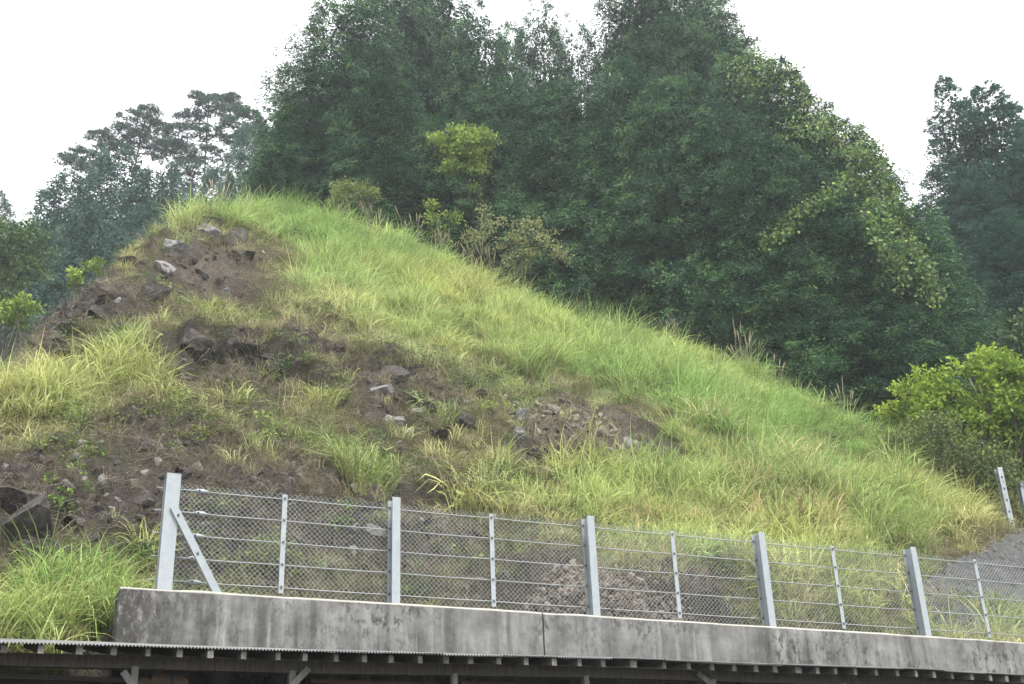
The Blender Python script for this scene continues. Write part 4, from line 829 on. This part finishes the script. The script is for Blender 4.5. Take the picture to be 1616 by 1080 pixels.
def scatter_object(name, variants, pts, rot, scl, vid, icol, mat, label):
    """one stuff object: its mesh holds the sample tufts and the points; geometry nodes put a tuft on every point"""
    V_, F_, kind, hgt, bt = [], [], [], [], []
    for k, (v, f, h, bb) in enumerate(variants):
        bt += list(bb)
        o = len(V_); V_ += [tuple(x) for x in v]; F_ += [tuple(i + o for i in q) for q in f]; kind += [k + 1] * len(v); hgt += list(h)
    nv_ = len(V_); npt = len(pts)
    me = bpy.data.meshes.new(name); me.from_pydata(V_ + [tuple(p) for p in pts], [], F_); me.materials.append(mat)
    def put(an, typ, arr, key):
        a = me.attributes.new(an, typ, 'POINT'); a.data.foreach_set(key, np.ascontiguousarray(arr).ravel())
    put('kind', 'INT', np.array(kind + [0] * npt, np.int32), 'value'); put('hgt', 'FLOAT', np.array(hgt + [0] * npt, np.float32), 'value')
    put('btint', 'FLOAT', np.array(bt + [0] * npt, np.float32), 'value'); put('vid', 'INT', np.concatenate([np.zeros(nv_), vid]).astype(np.int32), 'value'); put('scl', 'FLOAT', np.concatenate([np.ones(nv_), scl]).astype(np.float32), 'value')
    put('rot', 'FLOAT_VECTOR', np.concatenate([np.zeros((nv_, 3)), rot]).astype(np.float32), 'vector'); put('icol', 'FLOAT_VECTOR', np.concatenate([np.zeros((nv_, 3)), icol]).astype(np.float32), 'vector')
    o = obj(name, me); o['kind'] = 'stuff'; o['label'] = label
    ng = bpy.data.node_groups.new(name + '_scatter', 'GeometryNodeTree'); ng.interface.new_socket('Geometry', in_out='INPUT', socket_type='NodeSocketGeometry'); ng.interface.new_socket('Geometry', in_out='OUTPUT', socket_type='NodeSocketGeometry')
    gi = ng.nodes.new('NodeGroupInput'); go = ng.nodes.new('NodeGroupOutput'); L = ng.links.new
    def named(nm, typ):
        q = ng.nodes.new('GeometryNodeInputNamedAttribute'); q.data_type = typ; q.inputs[0].default_value = nm; return q.outputs[0]
    kd = named('kind', 'INT')
    def pick(val):
        cmp = ng.nodes.new('FunctionNodeCompare'); cmp.data_type = 'INT'; cmp.operation = 'EQUAL'; L(kd, cmp.inputs[2]); cmp.inputs[3].default_value = val
        sp = ng.nodes.new('GeometryNodeSeparateGeometry'); sp.domain = 'POINT'; L(gi.outputs[0], sp.inputs[0]); L(cmp.outputs[0], sp.inputs[1]); return sp.outputs[0]
    jn = ng.nodes.new('GeometryNodeJoinGeometry')
    for k in reversed(range(len(variants))):
        g2 = ng.nodes.new('GeometryNodeGeometryToInstance'); L(pick(k + 1), g2.inputs[0]); L(g2.outputs[0], jn.inputs[0])
    ip = ng.nodes.new('GeometryNodeInstanceOnPoints'); L(pick(0), ip.inputs['Points']); L(jn.outputs[0], ip.inputs['Instance']); ip.inputs['Pick Instance'].default_value = True
    L(named('vid', 'INT'), ip.inputs['Instance Index']); L(named('rot', 'FLOAT_VECTOR'), ip.inputs['Rotation']); L(named('scl', 'FLOAT'), ip.inputs['Scale'])
    L(ip.outputs[0], go.inputs[0]); md = o.modifiers.new('scatter', 'NODES'); md.node_group = ng; return o

def candidates(n_, u0, u1, v0, v1, rng):
    u = rng.uniform(u0, u1, n_); v = rng.uniform(v0, v1, n_); z = terr(u, v); P = world(u, v, z); px, py = project(P)
    inw = (u > -.95) & (v < .42); ok = ~inw & (v < np.interp(u, RU, RV) + 1.2) & (px > -220) & (px < 1850) & (py > 200) & (py < 1060)
    return u[ok], v[ok], P[ok], px[ok], py[ok]
LUSH, YEL, DRY, DEEP = np.array([.20, .32, .095]), np.array([.38, .41, .145]), np.array([.48, .43, .25]), np.array([.075, .13, .03])
def heapmask(u, v): return np.exp(-(((u - hu - .4) / 2.6) ** 2) - ((v - 1.2) / .9) ** 2)
def sprayed_mask(px, py): return (px > 1440) & (py > np.interp(px, [1440, 1455, 1545, 1620, 1900], [925, 915, 872, 838, 760])) & (py < np.interp(px, [1440, 1500, 1620], [940, 945, 960]))
variants = [blade_set(34, .95, .023, .22, 1.1, rg), blade_set(34, .7, .020, .22, 1.1, rg), blade_set(32, .45, .017, .2, .9, rg), blade_set(26, .6, .012, .18, 1.2, rg), blade_set(26, 1.15, .025, .2, 1.0, rg, 5), plume_set(6, 1.5, rg)]
u, v, P, px, py = candidates(86000, -4.5, 25.5, -1.8, 29, rg)
dn = dens_at(px, py); patch = fbm(u * .5, v * .5, 0, 3, 61); fine_p = fbm(u * 1.6, v * 1.6, 0, 2, 71)
dn = np.where(py > 985, np.maximum(dn, .8 * (px < 185)), dn)
pr = np.clip(dn * 1.25 - .16 + .22 * patch + .36 * fine_p, 0, 1) ** 1.6 * np.clip(.85 + .7 * fbm(u * 2.2, v * 2.2, 0, 2, 201), .15, 1.3) * (1 - heapmask(u, v)) * ~sprayed_mask(px, py)
far_ok = 1.0
ok = rg.random(len(u)) < pr * .6
u, v, P, px, py, dn, patch, fine_p = (x[ok] for x in (u, v, P, px, py, dn, patch, fine_p)); n_ = len(u)
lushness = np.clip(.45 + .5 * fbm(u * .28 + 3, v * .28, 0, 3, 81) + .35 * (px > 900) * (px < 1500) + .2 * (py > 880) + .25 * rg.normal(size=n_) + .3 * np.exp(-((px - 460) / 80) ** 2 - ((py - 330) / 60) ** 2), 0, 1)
dryness = np.clip(.22 - .55 * dn + .35 + .35 * fbm(u * .7, v * .7, 0, 3, 91) + .18 * rg.normal(size=n_), 0, 1) * .9
icol = YEL[None] * (1 - lushness[:, None]) + LUSH[None] * lushness[:, None]; icol = icol * (1 - .55 * dryness[:, None]) + DRY[None] * .55 * dryness[:, None]
seedy = (fbm(u * .6 + 9, v * .6, 0, 2, 211) > .35) & (px > 950) & (rg.random(n_) < .35); icol[seedy] = icol[seedy] * .45 + np.array([.42, .31, .19]) * .55
icol *= (1.1 + .16 * rg.normal(size=(n_, 1)) + .22 * fbm(u * 1.3, v * 1.3, 4, 2, 171)[:, None])
vid = np.where(dn > .62, rg.choice([0, 0, 1, 1, 4, 2, 3, 3], n_), rg.choice([1, 2, 2, 3, 3, 3], n_))
isdry = vid == 3; icol[isdry] = icol[isdry] * .35 + DRY * .65
scl = np.clip(.62 + .38 * dn + .12 * rg.normal(size=n_), .3, 1.25) * np.where(P[:, 1] < 17, .85, 1)
scl *= np.clip(1 + .38 * fbm(u * .9, v * .9, 7, 2, 191) + .12 * rg.normal(size=n_), .45, 1.5)
scl *= np.where((px > 240) & (py > 860), np.where(px > 930, 1.0, .75), 1)
# plumes along the ridge
ridge_d = np.interp(u, RU, RV) - v
plum = (ridge_d < 1.1) & (ridge_d > -.4) & (rg.random(n_) < np.where((px > 640) & (px < 860), .08, np.where((px > 1180) & (px < 1350), .07, .015))); vid = np.where(plum, 5, vid)
rot = np.stack([rg.normal(size=n_) * .16, rg.normal(size=n_) * .16, rg.random(n_) * 6.28], 1)
# blades hang a little downhill
rot[:, 0] += .22 * math.cos(TH); rot[:, 1] += .22 * math.sin(TH)
P[:, 2] -= .03
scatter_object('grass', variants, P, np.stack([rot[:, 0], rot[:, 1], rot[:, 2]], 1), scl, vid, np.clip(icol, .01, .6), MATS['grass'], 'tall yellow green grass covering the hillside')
print('grass tufts', n_)

# short dead grass and roots matting the barer ground
dv = [blade_set(26, .30, .011, .17, 1.2, rg, 3), blade_set(22, .42, .010, .15, 1.3, rg, 3), twig_set(22, rg, .28)]
u, v, P, px, py = candidates(62000, -4.5, 25.5, -1.8, 28, rg); dn = dens_at(px, py); fp = fbm(u * 1.1, v * 1.1, 0, 3, 131)
ok = (rg.random(len(u)) < np.clip(.9 - 1.0 * dn + .5 * fp, .08, .8) * .75 * np.clip(.25 + dn * 2.5, 0, 1)) & ~sprayed_mask(px, py) & (rg.random(len(u)) > heapmask(u, v) * .8); u, v, P, dn = (x[ok] for x in (u, v, P, dn)); n_ = len(u); g_ = rg.random((n_, 1)) ** 1.5; fd = np.clip(dn * 1.6, 0, 1)[:, None]
icol = (np.array([.065, .056, .048]) * (1 - g_) + np.array([.22, .19, .15]) * g_) * (1 - .6 * fd) + .6 * fd * (np.array([.24, .22, .10]) * (1 - g_) + np.array([.40, .36, .19]) * g_)
scatter_object('dead_grass', dv, P, np.stack([rg.normal(size=n_) * .2 + .45 * math.cos(TH), rg.normal(size=n_) * .2 + .45 * math.sin(TH), rg.random(n_) * 6.28], 1), .6 + .7 * rg.random(n_), rg.integers(0, 3, n_), icol, MATS['grass'], 'short dead grass and roots matting the bare parts of the slope')

# low weeds, dead stems and twigs on the barer ground
wv = [weed_set(90, .16, .045, rg, .16), weed_set(70, .14, .06, rg, .22), twig_set(16, rg, .4), twig_set(9, rg, .6)]
u, v, P, px, py = candidates(30000, -4.5, 25.5, -1.8, 27, rg); dn = dens_at(px, py)
wp = np.clip(.35 + 1.2 * fbm(u * .8, v * .8, 0, 3, 111), 0, 1); weed = rg.random(len(u)) < np.where(dn < .75, .75 * wp ** 2 * np.clip((dn - .06) * 5, 0, 1), .12); tw = rg.random(len(u)) < np.clip(.75 - dn, 0, 1) * .55
ok = (weed | tw) & ~sprayed_mask(px, py) & (rg.random(len(u)) < .55); u, v, P, px, py, weed = (x[ok] for x in (u, v, P, px, py, weed)); n_ = len(u)
weed = weed & (heapmask(u, v) < .3)
vid = np.where(weed, rg.choice([0, 1], n_), rg.choice([2, 3], n_)); g_ = np.clip(.5 + .4 * fbm(u * .5, v * .5, 2, 2, 121) + .2 * rg.normal(size=n_), 0, 1)[:, None]
icol = np.where(weed[:, None], np.array([.055, .10, .03]) * (1 - g_) + np.array([.16, .20, .055]) * g_, np.array([.20, .165, .12]) * (.35 + .7 * rg.random((n_, 1))))
scatter_object('low_weeds', wv, P, np.stack([rg.normal(size=n_) * .1 + .5, rg.normal(size=n_) * .1, rg.random(n_) * 0], 1) * np.array([1, 1, 1]) + np.stack([0 * u, 0 * u, TH + rg.normal(size=n_) * .8], 1), .7 + .6 * rg.random(n_), vid, icol, MATS['grass'], 'low leafy weeds and dead stems between the stones')

# loose stones
m, n, b = new_mat('loose_stone'); ic = attr(n, 'icol', 'INSTANCER'); f = noise(n, 9., 5, .65, coords(n))
n.links.new(mixc(n, .6, ic.outputs['Color'], ramp(n, [(.3, (.4, .4, .4)), (.7, (1, 1, 1))], f), 'MULTIPLY'), b.inputs['Base Color']); b.inputs['Roughness'].default_value = .95; set_spec(b, .1); STONE = m
def stone_var(seed):
    me = rock_mesh(seed, STONE, 2); v_ = [tuple(x.co) for x in me.vertices]; f_ = [tuple(p.vertices) for p in me.polygons]; bpy.data.meshes.remove(me); return v_, f_, [0.] * len(v_), [.5] * len(v_)
sv_ = [stone_var(700 + k) for k in range(5)]
u, v, P, px, py = candidates(60000, -4.5, 24, -1.5, 27, rg); dn = dens_at(px, py); hm = heapmask(u, v)
ok = rg.random(len(u)) < np.clip(.62 - dn, 0, 1) ** 1.6 * 1.0; u, v, P, px, py = (x[ok] for x in (u, v, P, px, py)); n_ = len(u); g_ = rg.random((n_, 1))
icol = np.array([.06, .053, .048]) * (1 - g_ ** 4) + np.array([.25, .24, .23]) * g_ ** 4
# pale rubble of the scarp
uu, vv, PP, qx, qy = candidates(60000, 5, 18, 4, 14, rg); kx = (qx - 915) / 105; ky = (qy - (668 + .45 * (qx - 915))) / 34; ok = rg.random(len(uu)) < .5 * np.exp(-kx ** 4 - ky ** 2); PP = PP[ok]; gg = rg.random((len(PP), 1))
P = np.concatenate([P, PP]); icol = np.concatenate([icol, np.array([.10, .085, .07]) * (1 - gg) + np.array([.25, .22, .185]) * gg]); n_ = len(P)
scatter_object('loose_stones', sv_, P, rg.random((n_, 3)) * 6.28, .02 + .14 * rg.random(n_) ** 3.5, rg.integers(0, 5, n_), icol, STONE, 'loose dark stones on the bare soil of the slope')
nH = 9000; uu = hu + .25 + rg.normal(size=nH) * 1.5; vv = np.clip(1.05 + rg.normal(size=nH) * .55, .36, 3.); ok = rg.random(nH) < np.clip(heapmask(uu, vv) * 1.4, 0, 1); uu, vv = uu[ok], vv[ok]; n_ = len(uu)
Ph = world(uu, vv, terr(uu, vv) + .01); g_ = rg.random((n_, 1))
scatter_object('rubble_heap', sv_, Ph, rg.random((n_, 3)) * 6.28, .014 + .07 * rg.random(n_) ** 3.5, rg.integers(0, 5, n_), np.array([.08, .067, .056]) * (1 - g_) + np.array([.25, .22, .185]) * g_, STONE, 'heap of pale broken stones and soil behind the wall')

# single grass clumps that stand out
def clump_mat(name, base_, tip_):
    m, n, b = new_mat(name); hg = attr(n, 'hgt'); c = ramp(n, [(0., base_), (.5, tuple(.5 * (x + y) for x, y in zip(base_, tip_))), (1., tip_)], hg.outputs['Fac']); c = mixc(n, 1., c, ramp(n, [(0., (.55, .55, .55)), (.6, (1, 1, 1)), (1., (1.6, 1.5, 1.6))], attr(n, 'btint').outputs['Fac']), 'MULTIPLY')
    n.links.new(c, b.inputs['Base Color']); b.inputs['Roughness'].default_value = .55; set_spec(b, .3); t = N(n, 'BsdfTranslucent'); n.links.new(c, t.inputs['Color']); s = N(n, 'MixShader'); s.inputs[0].default_value = .3
    n.links.new(b.outputs[0], s.inputs[1]); n.links.new(t.outputs[0], s.inputs[2]); n.links.new(s.outputs[0], n.nodes['Material Output'].inputs['Surface']); return m
CM = {'lush': clump_mat('lush_clump', (.17, .19, .065), (.21, .33, .085)), 'yellow': clump_mat('yellow_clump', (.24, .24, .09), (.33, .39, .11)), 'deep': clump_mat('deep_clump', (.19, .19, .07), (.20, .30, .08))}
CLUMPS = [(455, 335, 1.5, .9, 300, 'lush', 'tall lush green grass tuft crowning the hilltop'), (205, 585, 1.3, .6, 220, 'yellow', 'bright bushy grass clump at the top of the grassy rib'), (560, 745, 1.25, .38, 230, 'deep', 'dense upright grass clump in the middle of the rocky lower slope'),
          (505, 640, .9, .3, 90, 'yellow', 'yellowish grass clump between the weeds in mid slope'), (365, 640, .9, .3, 60, 'yellow', 'sparse arching yellow grass clump below the black ledge'), (265, 640, .8, .25, 60, 'yellow', 'thin yellow grass clump at the lower end of the black ledge'),
          (690, 665, .95, .35, 70, 'lush', 'loose grass clump with long blades beside the dark rocks'), (925, 490, 1.2, .6, 160, 'lush', 'tall green grass tuft at the ridge below the sparse small tree'), (335, 505, 1.0, .5, 120, 'yellow', 'yellow green grass clump on the bare soil under the hilltop rocks'),
          (150, 965, 1.05, .35, 170, 'yellow', 'tall yellow green grass clump beside the free end of the wall'), (85, 985, .8, .45, 170, 'yellow', 'spreading yellow green grass clump above the shed roof'), (230, 880, .8, .15, 40, 'yellow', 'few long yellow grass blades leaning against the end post'),
          (1180, 660, 1.2, .7, 180, 'lush', 'fresh green grass mound near the cypress trunk'), (740, 790, .9, .4, 110, 'yellow', 'arching grass clump just above the second fence bay')]
for q, (px, py, L, sp, nb, cm, lab) in enumerate(CLUMPS):
    P = hit(px, py); v_, f_, h_, b_ = blade_set(int(nb * 1.8), L, .019, sp * 1.25, 1.05, np.random.default_rng(900 + q), 5)
    v_ = np.array(v_); w_ = world(*uv_of(P), P[2]); 
    uu, vv = uv_of(np.concatenate([v_[:, :2] + P[:2], np.zeros((len(v_), 1))], 1)); v_[:, 2] += np.clip(terr(uu, vv) - P[2], -1, 1) * np.clip(1 - np.array(h_) * .6, 0, 1) - .03
    tag(obj('grass_clump', mesh_np('grass_clump', v_, f_, CM[cm], {'hgt': h_, 'btint': b_}), None, tuple(P)), lab, 'grass clump')
# leafy weed patches that stand out
LG = leaf_mat('fresh_weed_leaves', (.05, .10, .02), (.15, .22, .04), .3, (.24, .28, .05))
for q, (px, py, rx, rz, mt, lab) in enumerate([(240, 462, .8, .5, OL, 'olive weed bush clinging to the bare soil below the pale slab'), (780, 655, .55, .32, YG, 'yellow leaved weed at the left end of the pale scarp'), (100, 772, .38, .25, LG, 'round green weed tuft on the dark bare slope'), (410, 690, .7, .35, OL, 'wide olive weed patch on the lower slope'),
                                              (90, 805, .35, .15, LG, 'flat green weed below the round weed tuft'), (150, 714, .16, .07, LG, 'tiny bright green plant alone on the dark slope'), (455, 585, .6, .28, MG, 'dark green weed patch right of the black ledge'), (40, 945, .4, .35, MG, 'dense green bush above the shed roof'), (580, 765, .6, .3, OL, 'olive weed patch just above the first fence bay'),
                                              (540, 830, .3, .4, LG, 'bright green weed growing behind the first fence bay'), (350, 840, .3, .4, MG, 'green weed behind the fence beside the slanted brace'), (175, 1000, .2, .25, MG, 'dark green leaves in the corner by the free end of the wall'), (225, 900, .22, .3, MG, 'green leafy weed climbing behind the end post'), (1540, 965, .55, .3, MG, 'green leafy plants at the foot of the sprayed mortar')]):
    P = hit(px, py); broadleaf('weed_bush', P, [(0, 0, rz * .4, rx, rx * .6, rz)], mt, lab, 'weed', 950 + q, leaf=(.07, .045), per=22, clump_r=.14, dens=.55, stems=2, stem_r=.008, fol='foliage', stem='stem', twigs=.1)

# ------------------------------------------------------------------ haze
m = bpy.data.materials.new('haze_air'); m.use_nodes = True; n = m.node_tree; n.nodes.remove(n.nodes['Principled BSDF'])
pv = n.nodes.new('ShaderNodeVolumePrincipled'); pv.inputs['Color'].default_value = (.88, .955, 1, 1); pv.inputs['Density'].default_value = .00058; pv.inputs['Anisotropy'].default_value = .2
n.links.new(pv.outputs[0], n.nodes['Material Output'].inputs['Volume'])
hz = obj('haze', MB().box(-175, 175, -175, 175, -1, 84).mesh('haze', m)); hz['kind'] = 'stuff'; hz['label'] = 'thin pale haze in the air'
